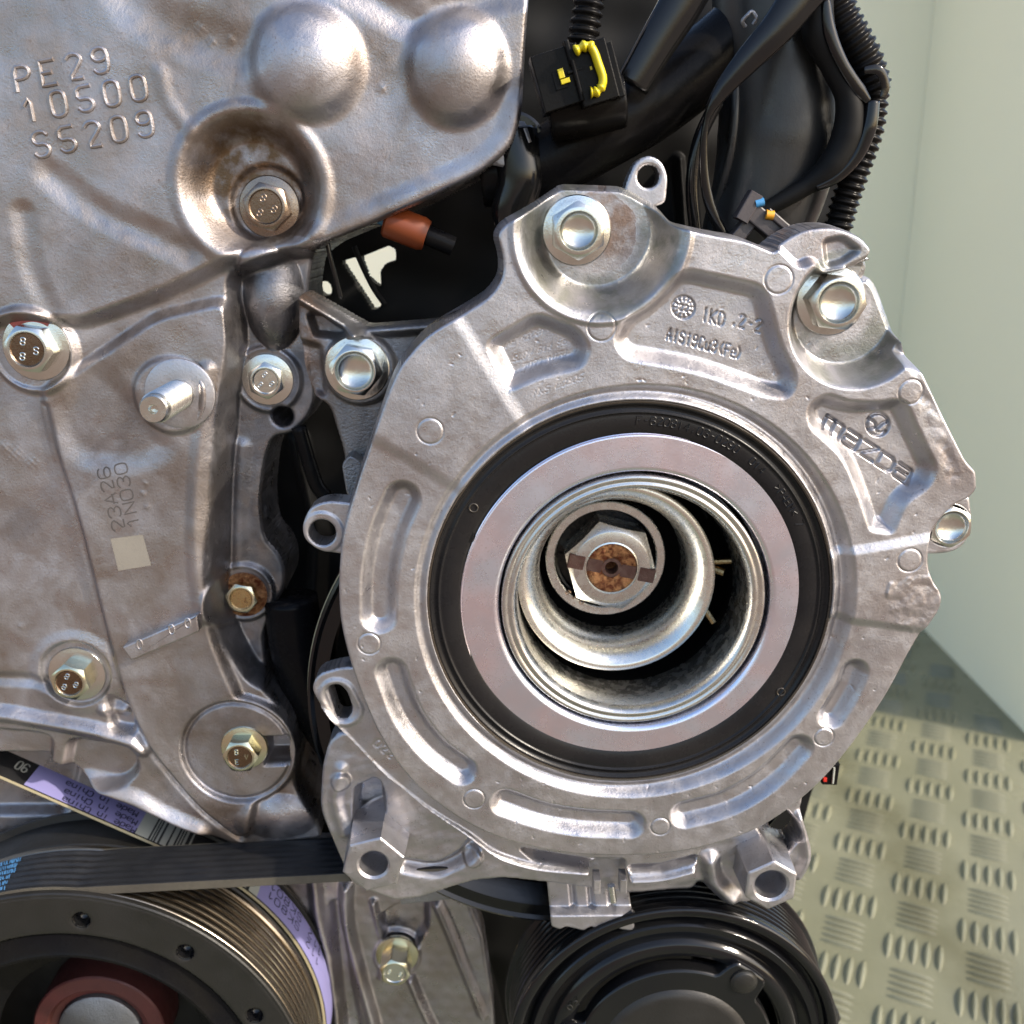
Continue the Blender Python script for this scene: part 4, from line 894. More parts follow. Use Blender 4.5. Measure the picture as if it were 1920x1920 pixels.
# crank pulley at the lower left
HP = -90.0
cpu = circ3((0, 1685), (200, 1684), (475, 1822), HP)
cu, cv, R = cpu
cr = empty('crank_pulley', cu, cv, HP-150, 'large dull black crankshaft pulley with bright grooves at the lower left', 'pulley')
_, _, R2 = circ3((0, 1767), (100, 1752), (250, 1775), HP); _, _, R3_ = circ3((0, 1812), (100, 1792), (400, 1910), HP)
dR2 = R - math.hypot(U(100, 1752, HP)[0]-cu, U(100, 1752, HP)[1]-cv); dR3 = R - math.hypot(U(100, 1793, HP)[0]-cu, U(100, 1793, HP)[1]-cv)
MB().lathe(cu, cv, [(R-2, HP-40), (R, HP-10), (R-1, HP-3), (R-4, HP), (R-9, HP)], 260).build('front_edge', M['black_matt'], cr, sharp=0.5)
HF('front_ring', circle(cu, cv, R-6, 260), HP, M['black_matt'], cr, holes=[circle(cu, cv, R-dR2, 260)]+[circle(*U(x, y, HP), 19, 30) for x, y in ((152, 1726), (347, 1786), (477, 1905))], sp=5.0, fillet=3, depth=22)
MB().lathe(cu, cv, [(R-dR2-1, HP-4), (R-dR2-4, HP-9), (R-dR2-10, HP-12), (R-dR3+8, HP-4), (R-dR3+2, HP-1), (R-dR3-5, HP-2), (R-dR3-9, HP-8), (R-dR3-14, HP-60), (R-dR3-30, HP-120), (R-dR3-120, HP-150)], 220).build('damper_ring', M['black_plastic'], cr, sharp=0.6)
for px, py in ((152, 1726), (347, 1786), (477, 1905)):
    u, v = U(px, py, HP); q = MB()
    q.lathe(u, v, [(20, HP-1), (19, HP-6), (17, HP-16), (13, HP-24), (6, HP-28), (0.1, HP-29)], 36).build('balance_hole', M['black_paint'], cr)
pr = [(-3, HP-11)]
hh = HP-14; 
for i in range(7): pr += [(0, hh), (1.6, hh-3), (2, hh-8), (1.6, hh-13), (0, hh-16), (-9, hh-17.5), (-9, hh-18.5)]; hh -= 20
pr += [(3, hh), (6, hh-4), (6, hh-14), (-14, hh-16), (-14, hh-26)]
gr = MB().lathe(cu, cv, hmix(R, pr), 260).build('grooved_rim', M['groove'], cr, sharp=0.5); h_end = hh-26
MB().lathe(cu, cv, [(R-8, h_end), (R-8, h_end-4), (R-2, h_end-8), (R-2, h_end-110), (R+14, h_end-114), (R+14, h_end-124), (0.1, h_end-124)], 220).build('rear_rim', M['black_matt'], cr, sharp=0.5)
# hub
HH = HP-190
q1 = circ3((62, 1915), (178, 1833), (300, 1902), HH); q2 = circ3((90, 1925), (178, 1872), (268, 1920), HH+10)
MB().lathe(q1[0], q1[1], [(q1[2], HH-120), (q1[2], HH-4), (q1[2]-4, HH), (q2[2]+4, HH+4), (q2[2]+2, HH+2), (q2[2]-4, HH-8), (q2[2]-20, HH-14)], 100).build('hub', M['red'], cr)
MB().lathe(q1[0], q1[1], [(q2[2]-22, HH-60), (q2[2]-24, HH-4), (q2[2]-30, HH), (20, HH+2), (10, HH-10), (0.1, HH-10)], 80).build('hub_face', M['alu_grey'], cr)
# belts
def belt(name, path, h0, h1, mat_, edge_mat, label, thick=22, ribs=None, cat='belt'):
    """path in u, v of the outer surface; the belt runs from h0 (front) back to h1"""
    P = np.array(path, float); T = np.gradient(P, axis=0); T /= np.linalg.norm(T, axis=1)[:, None]; N = np.stack([T[:, 1], -T[:, 0]], 1)
    n = 48 if ribs else 2; vs = []; fs = []; m = len(P); L = np.concatenate([[0], np.cumsum(np.linalg.norm(np.diff(P, axis=0), axis=1))])
    for i in range(m):
        for k in range(n+1):
            t = k/n; o = 0
            if ribs: o = -ribs(L[i], P[i])*(0.5-0.5*math.cos(t*2*math.pi*6.5))
            edge = 1.5*(1 if k in (0, n) else 0)
            vs.append((P[i][0]+N[i][0]*(o-edge), P[i][1]+N[i][1]*(o-edge), h0+(h1-h0)*t))
    for i in range(m-1):
        for k in range(n): a = i*(n+1)+k; fs.append((a, a+1, a+n+2, a+n+1))
    b = MB().add(vs, fs).build(name, mat_, sharp=0); props(b, label, cat)
    vs = []; fs = []
    for i in range(m):
        for t, h in ((-1.5, h0), (-1.5, h0+1.0), (-thick+1.5, h0+1.0), (-thick, h0), (-thick, h1), (-1.5, h1)): vs.append((P[i][0]+N[i][0]*t, P[i][1]+N[i][1]*t, h))
    for i in range(m-1):
        for k in range(5): a = i*6+k; fs.append((a, a+1, a+7, a+6))
    MB().add(vs, fs).build('belt_edge', edge_mat, b, sharp=0.5)
    return b, P, N
HB0 = HP-14; HB1 = HP-14-142
Rb = R+8
aT = math.radians(84.5)
tp = (cu+Rb*math.cos(aT), cv-Rb*math.sin(aT))
arc = [(cu+Rb*math.cos(a), cv-Rb*math.sin(a)) for a in np.linspace(math.radians(118), aT, 40)]
e_ = U(700, 1634, HB0)
ln = [(tp[0]+(e_[0]-tp[0])*k/24, tp[1]+(e_[1]-tp[1])*k/24) for k in range(1, 40)]
ln = [p for p in ln if p[0] < U(1000, 1630, HB0)[0]]
rb, PB, NB = belt('ribbed_belt', arc+ln, HB0, HB1, M['rubber'], M['belt_edge'], 'black ribbed drive belt running across under the timing cover', ribs=lambda L, p: 5.0*(1-0.75*float(sm((p[0]-U(140, 1680, HB0)[0])/60))))
# blue ticks printed on the ribs
mb = MB(); rr = random.Random(2)
for k in range(6):
    hk = HB0 - 11 - k*21.8
    prj = [proj(p[0], p[1], hk)[0] for p in PB]
    for j in range(24):
        x_ = -40 + j*3.4 + rr.uniform(-1.2, 1.2)
        if x_ > 44 - (5-k)*7 + rr.uniform(-6, 6): continue
        i = int(np.argmin(np.abs(np.array(prj) - x_))); f_ = 0.0
        if 0 < i < len(prj)-1: f_ = (x_-prj[i])/(prj[i+1]-prj[i])
        i2 = min(i+1, len(PB)-1); c_ = PB[i]*(1-f_)+PB[i2]*f_ + NB[i]*0.9
        t_ = (PB[i2]-PB[max(i-1, 0)]); t_ = t_/np.linalg.norm(t_); l1, l2 = rr.uniform(5, 9), rr.uniform(0.9, 1.6); sk_ = rr.uniform(1, 4)
        mb.add([(c_[0]-t_[0]*l2+sk_, c_[1]-t_[1]*l2, hk+l1), (c_[0]+t_[0]*l2+sk_, c_[1]+t_[1]*l2, hk+l1), (c_[0]+t_[0]*l2-sk_, c_[1]+t_[1]*l2, hk-l1), (c_[0]-t_[0]*l2-sk_, c_[1]-t_[1]*l2, hk-l1)], [(0, 1, 2, 3)])
mb.build('printed_ticks', M['blue_print'], rb, sharp=0)['kind'] = 'stuff'
# second belt with the printed band, on the rear track
HQ0 = h_end-12; HQ1 = HQ0-92
_a, _b = U(0, 1453, HQ0), U(267, 1570, HQ0); _l = math.dist(_a, _b)
Rq = abs((_b[0]-_a[0])*(_a[1]-cv)-(_a[0]-cu)*(_b[1]-_a[1]))/_l; print('Rq', Rq, R)
pA = (_a[0]-(_b[0]-_a[0])/_l*90, _a[1]-(_b[1]-_a[1])/_l*90)
# tangent from pA to the circle
d = math.hypot(pA[0]-cu, pA[1]-cv); base = math.atan2(-(pA[1]-cv), pA[0]-cu); off = math.acos(Rq/d)
aQ = base - off
tq = (cu+Rq*math.cos(aQ), cv-Rq*math.sin(aQ))
L2 = [(pA[0]+(tq[0]-pA[0])*k/40, pA[1]+(tq[1]-pA[1])*k/40) for k in range(40)]
A2 = [(cu+Rq*math.cos(a), cv-Rq*math.sin(a)) for a in np.linspace(aQ, math.radians(-8), 60)]
qb, PQ, NQ = belt('printed_belt', L2+A2, HQ0, HQ1, M['rubber'], M['belt_cream'], 'black belt with lilac printed band slanting behind the ribbed belt', thick=9)
Lq = np.concatenate([[0], np.cumsum(np.linalg.norm(np.diff(PQ, axis=0), axis=1))])
def onq(s, t, lift=0.7):
    """point on the printed belt: s along it, t from front edge (0) to back edge (1)"""
    u = np.interp(s, Lq, PQ[:, 0]); v = np.interp(s, Lq, PQ[:, 1]); nu = np.interp(s, Lq, NQ[:, 0]); nv = np.interp(s, Lq, NQ[:, 1])
    return (u+nu*lift, v+nv*lift, HQ0+(HQ1-HQ0)*t)
def s_at(px, py):
    best = min(range(0, int(Lq[-1]), 3), key=lambda s: (lambda q: (q[0]-px)**2+(q[1]-py)**2)(proj(*onq(s, 0.5)))); return best
def patch(s0, s1, m, name, t0=0.02, t1=0.98, lift=0.5, n=None):
    n = n or max(2, int(abs(s1-s0)/10)); mb = MB(); vs = []; fs = []
    for i in range(n+1):
        s = s0+(s1-s0)*i/n; vs += [onq(s, t0, lift), onq(s, t1, lift)]
    for i in range(n): fs.append((2*i, 2*i+1, 2*i+3, 2*i+2))
    mb.add(vs, fs); return mb.build(name, m, qb, sharp=0)
sA, sB, sC = s_at(60, 1450), s_at(262, 1548), s_at(285, 1558)
sD, sE = s_at(478, 1672), s_at(603, 1915)
patch(sA, sB, M['lilac'], 'lilac_band'); patch(sB, sC, M['white_print'], 'white_band')
patch(sD-26, sD, M['white_print'], 'white_band'); patch(sD, min(sE+60, Lq[-1]-2), M['lilac'], 'lilac_band')
bars = [(4, 3), (10, 2), (16, 5), (26, 14), (44, 10), (58, 3), (64, 3), (70, 6), (84, 4)]
for a, b in bars: patch(sC+a*1.1, sC+(a+b)*1.1, M['white_print'], 'bar_code_stripe')
for a, b in ((-70, 5), (-58, 3), (-48, 5), (-38, 3)): patch(sD+a, sD+a+b, M['white_print'], 'bar_code_stripe')
def qtext(s, s_start, step, t0, gt, gw, r=1.5, m='ink', flipdir=-1):
    st = []
    for i, ch in enumerate(s):
        for q_ in text(ch, (0, 0), (0, 0), (1, 0), (0, 1)):
            st.append([onq(s_start + flipdir*(step*i + x*gw), t0 + (1-y)*gt, 1.0) for x, y in q_])
    mb = MB()
    for s_ in st:
        for a, b in zip(s_[:-1], s_[1:]):
            a, b = Vector(a), Vector(b); t_ = (b-a)
            if t_.length < 1e-5: continue
            i = int(np.argmin((PQ[:, 0]-a.x)**2+(PQ[:, 1]-a.y)**2)); n_ = Vector((NQ[i][0], NQ[i][1], 0))
            sd_v = t_.normalized().cross(n_)*r; e = t_.normalized()*r*0.5
            mb.add([a-sd_v-e, a+sd_v-e, b+sd_v+e, b-sd_v+e], [(0, 1, 2, 3)])
    return mb.build('printed_lettering', M[m], qb, sharp=0)
for t0, dx in ((0.30, 0), (0.62, -14), (0.0, 12)): qtext("Made in China", sB-8+dx*0.6, 14.4, t0, 0.22, 10.5, 1.5)
# the print reads from the far side: digits run down the arc
for t0, dd in ((0.30, 0), (0.66, 0)):
    qtext("SK801", sD+150+dd, 27, t0, 0.26, 18, 1.7); qtext("112", sD+262+dd, 27, t0, 0.26, 18, 1.7)
qtext("90", sA-16, 16, 0.45, 0.35, 11, 1.8, 'white_print')
# rear pulley behind the housing
HR = -185
rp = circ3((585, 1380), (600, 1500), (1512, 1540), HR)
rpc = circx(583, 1538, 1020, 1700, HR)
cuR, cvR = rpc[0], U(1060, 1315, HR)[1]; RR = abs(U(583, 1400, HR)[0]-cuR)
pr = [(RR-42, HR+4), (RR-14, HR+2), (RR-6, HR+8), (RR, HR+4), (RR, HR-6)] 
hh = HR-8
for i in range(6): pr += [(RR-4, hh), (RR-16, hh-9), (RR-4, hh-18)]; hh -= 20
pr += [(RR+2, hh), (RR+2, hh-12), (RR-40, hh-14)]
rp_ = MB().lathe(cuR, cvR, pr, 200).build('rear_pulley', M['black_paint'], sharp=0.5); props(rp_, 'black pulley rim showing behind the lower edge of the bearing housing', 'pulley')
MB().lathe(cuR, cvR, [(RR+1, HR-10), (RR+3, HR-12), (RR+3, HR-20), (RR+1, HR-22)], 200).build('worn_edge', M['belt_cream'], rp_, sharp=0)
# compressor pulley at the bottom
HA = -60
ac = circ3((972, 1890), (1262, 1705), (1573, 1913), HA); cu, cv, R = ac
pa = empty('compressor_pulley', cu, cv, HA-160, 'glossy black compressor pulley with clutch plate at the bottom', 'pulley')
MB().lathe(cu, cv, [(R-4, HA-30), (R, HA-12), (R-1, HA-4), (R-5, HA), (R-20, HA-1), (R-25, HA-6), (R-30, HA-22), (R-38, HA-24), (R-42, HA-10), (R-48, HA-3), (R-62, HA-4), (R-70, HA-16), (R-86, HA-22), (R-94, HA-10), (R-100, HA-5), (R-128, HA-7), (R-134, HA-14), (R-136, HA-40)], 240).build('front_flange', M['black_paint'], pa, sharp=0.9)
pr = [(R-6, HA-14)]; hh = HA-30
for i in range(7): pr += [(R-2, hh), (R-3, hh-3), (R-22, hh-10), (R-3, hh-17)]; hh -= 20
pr += [(R+6, hh), (R+8, hh-6), (R+4, hh-16), (R-40, hh-18)]
MB().lathe(cu, cv, pr, 220).build('grooved_rim', M['black_paint'], pa, sharp=0.5)
# clutch plate with three ears and rivets
RI = R-140; pts = []
for k in range(240):
    a = 2*math.pi*k/240; e = 0
    for c in (-0.93, -0.93+2.094, -0.93+4.188):
        d_ = abs((a-c+math.pi) % (2*math.pi)-math.pi); e = max(e, 48*float(sm((0.27-d_)/0.12)))
    pts.append((cu+(RI-14+e)*math.cos(a), cv+(RI-14+e)*math.sin(a)))
MB().prism(pts, HA-30, HA+8, 6).build('clutch_plate', M['black_paint'], pa, sharp=0.8)
MB().lathe(cu, cv, [(RI-30, HA+8), (RI-34, HA+4), (RI-60, HA+3), (R*0.45, HA+10), (R*0.43, HA+16), (R*0.40, HA+18), (0.1, HA+18)], 120).build('clutch_hub', M['black_matt'], pa, sharp=0.6)
for c in (-0.93, -0.93+2.094, -0.93+4.188):
    a = (cu+(RI+2)*math.cos(c), cv+(RI+2)*math.sin(c)); MB().lathe(a[0], a[1], [(31, HA+6), (30, HA+12), (27, HA+13), (25, HA+15), (23, HA+16.5), (0.1, HA+17)], 40).build('rivet', M['black_matt'], pa, sharp=0.8)
u, v = U(1068, 1893, HA); st = text("02", (0, 0), (13, -11), (8, -6), (-7, -10)); raised([[(u+x, v+y, HA-6+8) for x, y in s_] for s_ in st], 1.2, 0, 6).build('raised_marking', M['black_matt'], pa)
# grey plate edge behind the compressor pulley
HF('compressor_bracket', UL(rpoly([(1300, 1690), (1440, 1660), (1472, 1690), (1520, 1780), (1580, 1915), (1500, 1990), (1300, 1990)], 8), -250), -250, M['black_matt'], None, sp=8, fillet=6, depth=30)
props(bpy.data.objects['compressor_bracket'], 'flat dark bracket edge between compressor pulley and tread plate', 'bracket')
# ================================================================ REAR CASTINGS AND DARK ENGINE PARTS
HL = -400
lo = [(380, 1600), (900, 1600), (905, 1640), (880, 1700), (905, 1760), (925, 1900), (930, 2000), (380, 2000)]
def lofe(X, Y):
    H = np.zeros(X.shape)
    for p, hw, dh in (([(590, 1640), (600, 1720), (625, 1830), (640, 1990)], 26, 26), ([(650, 1660), (652, 1730), (680, 1840), (722, 1990)], 24, 30), ([(700, 1690), (722, 1780), (715, 1830)], 14, 18), ([(770, 1830), (800, 1900), (850, 2000)], 18, 26), ([(820, 1690), (850, 1760), (905, 1900)], 20, 24)):
        q = dist_line(UL(spl(p, False), HL), X, Y, 60)/hw; H += dh*sm(1-q)
    for p, d in (([(620, 1690), (640, 1690), (662, 1850), (690, 1990), (655, 1990), (636, 1850)], -22), ([(745, 1700), (800, 1690), (800, 1740), (770, 1790), (720, 1790), (712, 1720)], -34)):
        H += d*sm(0.5-sdf_poly(UL(rpoly(p, 10), HL), X, Y, 30)/22)
    u, v = U(745, 1792, HL); r = np.hypot(X-u, Y-v); H += 14*sm((66-r)/14) - 8*sm((56-r)/5)
    return H + waves(X, Y, 3, 120, 51) + waves(X, Y, 1, 50, 52), 0.25*sm((np.sin(X*0.02)+np.sin(Y*0.013)))
bl = HF('lower_engine_casting', UL(rpoly(lo, 10), HL), HL, M['alu_old'], None, feats=lofe, sp=3.5, fillet=8, depth=90)
props(bl, 'ribbed grey lower engine casting between the two pulleys', 'engine casting')
bolt(745, 1788, HL+6, 46, 0.3, M['zinc_y'], M['zinc'], 'small worn bolt on the lower casting between the two pulleys', ap=29, hh=62, marks="88")
MB().box(*U(800, 1672, -330), -330, 130, 32, 40, rot=-0.12, b=4).build('casting_tab', M['alu_grey'], bl)
# support arm between timing cover and housing
HS = -230
arm = [(560, 560, 10), (572, 545, 10), (690, 612, 10), (800, 603, 10), (960, 590, 4), (980, 680, 4), (800, 700, 20), (745, 745, 20), (718, 830, 20), (706, 920, 12), (668, 940, 14), (648, 900, 14), (646, 850, 20), (618, 760, 15), (585, 740, 15), (570, 690, 15), (560, 620, 10)]
def armf(X, Y):
    H = np.zeros(X.shape)
    q = dist_line(UL([(660, 622), (800, 612), (960, 596)], HS), X, Y, 50)/18; H += 26*sm(1-q)
    q = dist_line(UL([(562, 556), (620, 590), (672, 622)], HS), X, Y, 50)/15; H += 34*sm(1-q)
    H -= 34*sm(0.5-sdf_poly(UL(rpoly([(578, 590), (600, 588), (648, 622), (640, 632), (590, 628)], 6), HS), X, Y, 30)/14)
    u, v = U(676, 690, HS); r = np.hypot(X-u, Y-v); H += 24*sm((78-r)/12)
    H -= 22*sm(0.5-sdf_poly(UL(rpoly([(560, 640), (600, 650), (610, 740), (580, 740)], 8), HS), X, Y, 30)/20)
    return H + waves(X, Y, 1.5, 60, 61), np.clip(0.7*sm((U(640, 700, HS)[0]-X)/60), 0, 1)
ao = HF('support_arm', UL(rpoly(arm, 10), HS), HS, M['alu_grey'], None, feats=armf, sp=3, fillet=6, depth=60)
props(ao, 'grey cast support arm between the timing cover and the bearing housing', 'bracket')
bolt(670, 690, HS+22, 58, 0.2, M['zinc'], M['zinc'], 'flange bolt with a rust specked dished cap on the grey support arm', ap=41, hh=40, marks=None, dish='bowl', capr=0.84)
MB().prism(UL(rpoly([(640, 870), (656, 852), (676, 866), (690, 900), (676, 940), (650, 930)], 10), -180), -230, -180, 4).build('arm_foot', M['alu_grey'], ao)
# engine block: dark mass behind everything
HK = -620
bk = [(440, 380), (560, 300), (700, 250), (900, 150), (940, -60), (1180, -80), (1560, -80), (1600, 60), (1622, 140), (1630, 240), (1600, 330), (1580, 420), (1560, 520), (1540, 800), (1560, 1380), (1500, 1560), (1470, 1700), (1420, 1960), (1300, 2080), (360, 2080), (360, 1560), (440, 1300)]
hol = [rpoly([(640, 490), (668, 482), (700, 540), (716, 560), (714, 575), (700, 582), (676, 545)], 5), rpoly([(676, 482), (730, 460), (742, 470), (742, 488), (722, 494), (712, 508), (714, 540), (690, 520)], 5), rpoly([(596, 530), (612, 526), (622, 538), (622, 552), (606, 556), (597, 544)], 6)]
def hpt(p, h):       # picture points on a plane at h
    return UL(p, h)
def bkf(X, Y):
    H = np.zeros(X.shape)
    for p, hw, dh in (([(560, 820), (600, 1000), (590, 1200)], 30, 40), ([(530, 1180), (560, 1300), (640, 1380)], 40, 60), ([(1000, 300), (1150, 240), (1300, 160)], 40, 60), ([(880, 1700), (900, 1800), (940, 1960)], 30, 50), ([(1270, 300), (1280, 440)], 18, 40)):
        q = dist_line(UL(p, HK), X, Y, 90)/hw; H += dh*sm(1-q)
    return H + waves(X, Y, 8, 160, 71), np.zeros(X.shape)
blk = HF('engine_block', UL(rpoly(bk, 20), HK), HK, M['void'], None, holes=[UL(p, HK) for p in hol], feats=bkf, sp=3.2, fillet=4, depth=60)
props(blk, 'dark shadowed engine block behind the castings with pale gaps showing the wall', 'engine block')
# dark mechanical bits in the gap between cover and housing
def gloss_tube(name, pts, rad, m, label, cat, parent=None, seg=20, flat=1.0, corr=None, n=8, group=None):
    """pts: picture x, y and depth h"""
    P = spl(pts, False, n); path = [(*U(x, y, h), h) for x, y, h in P]
    L = [0]
    for a, b in zip(path[:-1], path[1:]): L.append(L[-1]+math.dist(a, b))
    if corr:
        step, amp = corr; N = int(L[-1]/step*6); ss = np.linspace(0, L[-1], N); arr = np.array(path); path = [tuple(np.interp(s, L, arr[:, j]) for j in range(3)) for s in ss]
        rr_ = [ (np.interp(s, L, rad) if hasattr(rad, '__len__') and len(rad) == len(L) else rad) + amp*(1 if math.sin(s/step*2*math.pi) > 0 else -1)*min(1, abs(math.sin(s/step*2*math.pi))*2) for s in ss]
    elif hasattr(rad, '__len__'):
        rr_ = list(np.interp(np.linspace(0, 1, len(path)), np.linspace(0, 1, len(rad)), rad))
    else: rr_ = rad
    if hasattr(flat, '__len__'): flat = list(np.interp(np.linspace(0, 1, len(path)), np.linspace(0, 1, len(flat)), flat))
    o = MB().tube(path, rr_, seg, flat).build(name, m, parent, sharp=0)
    if parent is None: props(o, label, cat, group)
    return o
# intake barrel
HI = -330
cuI, cvI = U(1452, 250, HI); mb = MB(); path = [(*U(x, y, HI), HI) for x, y in ((1440, -80), (1452, 60), (1462, 160), (1460, 260), (1440, 360), (1410, 440), (1385, 520))]
path = spl(path, False, 6); rr_ = np.interp(np.linspace(0, 1, len(path)), [0, .25, .5, .75, 1], [110, 118, 122, 110, 90])
ib = mb.tube(path, rr_, 48).build('intake_pipe', M['barrel'], sharp=0); props(ib, 'fat black plastic intake pipe behind the wiring at the top', 'intake pipe')
for f in (0.3, 0.62):
    i = int(f*len(path)); p = Vector(path[i]); q = Vector(path[i+1])
gloss_tube('ridge', [(1372, 60, HI+30), (1380, 160, HI+60), (1372, 280, HI+60), (1340, 400, HI+30)], 10, M['barrel'], '', '', ib)
gloss_tube('corrugated_conduit', [(1545, -40, -210), (1580, 40, -210), (1618, 110, -212), (1636, 165, -216)], 33, M['black_plastic'], 'corrugated black conduit coming down from the top beside the wall', 'conduit', corr=(15, 2.8), group='corrugated wiring conduits')
gloss_tube('corrugated_conduit', [(1640, 160, -226), (1630, 240, -226), (1604, 320, -228), (1578, 400, -236), (1560, 480, -240)], 26, M['black_plastic'], 'corrugated black conduit running down from the clip behind the split hook', 'conduit', corr=(15, 2.8), group='corrugated wiring conduits')
gloss_tube('taped_harness', [(1530, -20, -180), (1535, 60, -180), (1562, 120, -180), (1590, 180, -180), (1590, 250, -185), (1560, 310, -190), (1510, 350, -200), (1450, 385, -210), (1400, 410, -220)], [30, 30, 24, 24, 30, 28, 18, 15, 13], M['void'], 'thick cloth taped wiring harness bending in front of the intake pipe', 'wiring harness')
gloss_tube('harness_cover', [(1548, 0, -150), (1556, 60, -150), (1580, 120, -152), (1612, 170, -160), (1628, 190, -165)], [8, 12, 11, 12, 6], M['black_paint'], 'split shiny black sleeve edge on the harness below the top conduit', 'sleeve', flat=0.6)
gloss_tube('wire_wrap', [(1636, 190, -170), (1628, 240, -170), (1606, 290, -175), (1570, 330, -180), (1530, 352, -186)], [13, 15, 14, 12, 8], M['black_paint'], 'glossy taped wire curving along the outer edge of the harness', 'wire')
gloss_tube('harness_clip', [(1620, 132, -160), (1648, 132, -160), (1660, 160, -165), (1655, 184, -165)], [6, 9, 9, 6], M['black_paint'], 'curved black plastic clip sticking out towards the wall', 'clip', flat=0.4)
gloss_tube('flat_cable', [(1560, -90, -140), (1510, -20, -140), (1460, 50, -140), (1400, 115, -145), (1350, 175, -150), (1325, 225, -155), (1319, 300, -160), (1327, 370, -165), (1350, 430, -170), (1370, 470, -175)], [42, 38, 31, 24, 15, 6, 8, 10, 11, 11], M['black_paint'], 'flat glossy black cable sweeping down to the housing', 'cable', flat=[0.45, 0.45, 0.5, 0.6, 0.7, 1.0, 0.6, 0.5, 0.5, 0.5])
gloss_tube('cooling_tube', [(1310, -60, -200), (1275, 10, -200), (1232, 80, -200), (1185, 160, -200)], [44, 40, 36, 32], M['black_paint'], 'straight glossy black tube slanting above the yellow clip', 'tube', flat=0.5)
gloss_tube('thick_hose', [(900, 330, -300), (1010, 310, -300), (1120, 250, -300), (1220, 190, -310), (1330, 110, -330), (1420, 20, -340)], [60, 70, 74, 76, 70, 60], M['black_plastic'], 'thick dark hose crossing behind the connector', 'hose', seg=32)
gloss_tube('corrugated_conduit', [(1110, -30, -170), (1100, 30, -170), (1092, 80, -170)], 26, M['black_plastic'], 'short corrugated black conduit entering the top of the yellow clipped connector', 'conduit', corr=(15, 2.8), group='corrugated wiring conduits')
gloss_tube('breather_elbow', [(960, 250, -260), (975, 330, -250), (960, 400, -250), (985, 450, -250)], [50, 46, 40, 40], M['black_paint'], 'glossy black elbow hose under the corner of the timing cover', 'hose', seg=28)
u, v = U(968, 262, -140)
ft = empty('metal_fitting', u, v, -140, 'partly hidden metal hexagon fitting under the timing cover corner', 'fitting')
u, v = U(952, 268, -210); hexhead(u, v, 44, -250, -215, 0.2, 0).build('hexagon_head', M['alu_grey'], ft, sharp=0.4)
MB().lathe(*U(962, 275, -250), [(66, -320), (66, -262), (60, -256), (20, -256)], 48).build('collar', M['black_paint'], ft)
# connector with the yellow clip
HX = -120; rot = math.radians(-17)
def B(mb, px, py, h, w_, hgt, d_, r=rot, b=3): return mb.box(*U(px, py, h), h, w_, hgt, d_, rot=r, b=b)
cx = empty('wiring_connector', *U(1095, 155, HX), HX-60, 'black wiring connector with a bright yellow locking clip at the top', 'connector')
B(MB(), 1048, 152, HX-20, 84, 96, 90).build('body', M['black_plastic'], cx)
B(MB(), 1110, 142, HX-10, 66, 100, 90).build('socket', M['black_plastic'], cx)
B(MB(), 1150, 134, HX, 14, 92, 60).build('rim', M['black_plastic'], cx)
B(MB(), 1066, 100, HX+20, 10, 40, 30).build('ridge', M['black_plastic'], cx); B(MB(), 1082, 150, HX+34, 8, 70, 10).build('ridge', M['black_plastic'], cx)
P = spl([(1078, 96), (1092, 88), (1105, 86), (1114, 98), (1122, 120), (1130, 145), (1128, 162), (1118, 172), (1108, 174)], False, 5)
pth = [(*U(x, y, HX+46), HX+46) for x, y in P]
clip = MB().tube(pth, [8+2.2*math.sin(i*1.3) if (i < 12 or i > 30) else 7.5 for i in range(len(pth))], 12, 1.6).build('yellow_clip', M['yellow'], cx, sharp=0)
for px, py, w_, hg in ((1052, 138, 10, 16), (1060, 152, 16, 8), (1078, 132, 26, 5), (1108, 128, 4, 6)): B(MB(), px, py, HX+32, w_, hg, 8, b=1).build('yellow_tab' if px != 1078 else 'key_slot', M['yellow'] if px != 1078 else M['void'], cx)
B(MB(), 1050, 150, HX+26, 22, 30, 4, b=1).build('window', M['void'], cx)
# lower block of the same connector: the big dark housing under it
gloss_tube('sensor_body', [(1030, 210, -190), (1100, 200, -190), (1170, 190, -190)], [52, 54, 46], M['black_plastic'], 'squat black sensor body under the yellow clipped connector', 'sensor', seg=24)
gloss_tube('edge_cable', [(1345, 190, -230), (1312, 260, -232), (1298, 340, -235), (1303, 420, -240), (1310, 470, -240)], 13, M['black_paint'], 'dark round cable close beside the left of the flat cable', 'cable')
gloss_tube('wire_hook', [(1398, 50, -180), (1392, 40, -176), (1402, 28, -172), (1410, 22, -172), (1418, 34, -172), (1412, 46, -176)], 3.5, M['alu_grey'], 'small curled metal wire end beside the flat cable at the top', 'wire')
for i_, (x_, y_, x2_, y2_) in enumerate(((1508, 8, 1512, -30), (1520, 4, 1526, -34), (1532, 0, 1540, -36))):
    gloss_tube('thin_wire', [(x_, y_+6, -146), (x_+2, y_-10, -146), (x2_, y2_, -150)], 4, (M['brass'], M['black_paint'], M['brass'])[i_], ('leftmost of the three thin wires at the top edge above the harness', 'middle of the three thin wires at the top edge above the harness', 'thin wire nearest the conduit at the top edge above the harness')[i_], 'wire', group='thin wires above the harness')
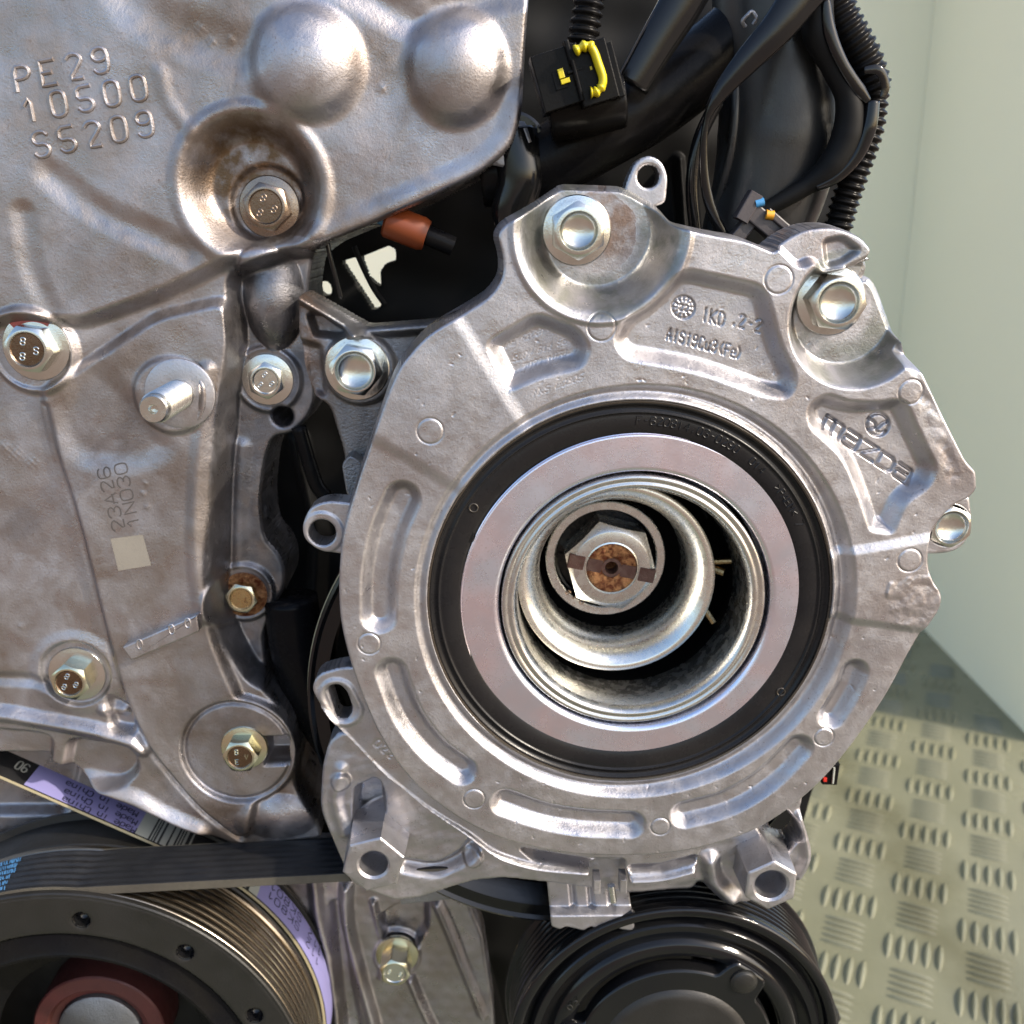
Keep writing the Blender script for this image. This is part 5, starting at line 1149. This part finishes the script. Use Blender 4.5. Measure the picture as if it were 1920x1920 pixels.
# small plug behind the housing
c2 = empty('small_plug', *U(1430, 415, -150), -190, 'small brown grey plug with a blue and an amber seal behind the housing edge', 'connector')
r2 = math.radians(38)
B(MB(), 1440, 425, -160, 120, 34, 40, r2).build('body', M['conn'], c2); B(MB(), 1402, 388, -150, 56, 26, 30, r2+1.4).build('latch', M['conn'], c2)
B(MB(), 1385, 440, -165, 26, 60, 30, r2).build('latch', M['conn'], c2); B(MB(), 1462, 418, -150, 70, 14, 34, r2).build('ridge', M['conn'], c2)
MB().tube([(*U(1416, 382, -140), -140), (*U(1432, 378, -140), -140)], 8, 12).build('blue_seal', M['blue_seal'], c2)
MB().tube([(*U(1436, 402, -138), -138), (*U(1450, 404, -138), -138)], 9, 12).build('amber_seal', M['amber'], c2)
# orange sleeve
os_ = empty('orange_sleeve', *U(762, 430, -260), -260, 'short orange plastic sleeve on a dark wire in the gap below the timing cover', 'sleeve')
MB().tube([(*U(722, 412, -262), -262), (*U(728, 414, -262), -262), (*U(790, 438, -258), -258), (*U(800, 442, -258), -258)], [28, 33, 33, 29], 28).build('sleeve', M['orange'], os_, sharp=0.7)
MB().tube([(*U(690, 400, -266), -266), (*U(724, 414, -262), -262)], 12, 14).build('wire', M['blue_seal'], os_); MB().tube([(*U(798, 440, -258), -258), (*U(850, 462, -262), -262)], 20, 14).build('wire', M['black_plastic'], os_)
gloss_tube('bracket_rod', [(610, 440, -280), (624, 500, -282), (640, 560, -290)], 5, M['black_paint'], 'thin dark rod hanging in the gap left of the pale openings', 'rod')
gloss_tube('dark_strip', [(664, 462, -500), (680, 500, -500), (700, 540, -500), (722, 572, -500)], 6, M['void'], 'thin dark strip crossing the pale opening below the timing cover', 'strip')
gloss_tube('coolant_pipe', [(545, 1120, -330), (560, 1230, -330), (600, 1330, -330), (640, 1400, -330)], [60, 62, 60, 56], M['black_plastic'], 'dark pipe in the shadow left of the bearing housing', 'pipe', seg=28)
gloss_tube('dark_strut', [(560, 800, -300), (590, 900, -300), (610, 930, -300)], 16, M['black_plastic'], 'slim dark strut in the shadow beside the support arm', 'strut')
u, v = U(1551, 1440, -230); rl = MB().box(u, v, -230, 34, 52, 60, rot=0.05, b=3).build('black_socket', M['black_plastic']); props(rl, 'small black socket with red mark peeping out beside the lower right edge', 'connector')
MB().box(u-15, v+10, -198, 8, 9, 8, b=1).build('red_mark', M['redlabel'], rl); MB().box(u+4, v, -198, 4, 40, 6, b=1).build('white_line', M['white_print'], rl)
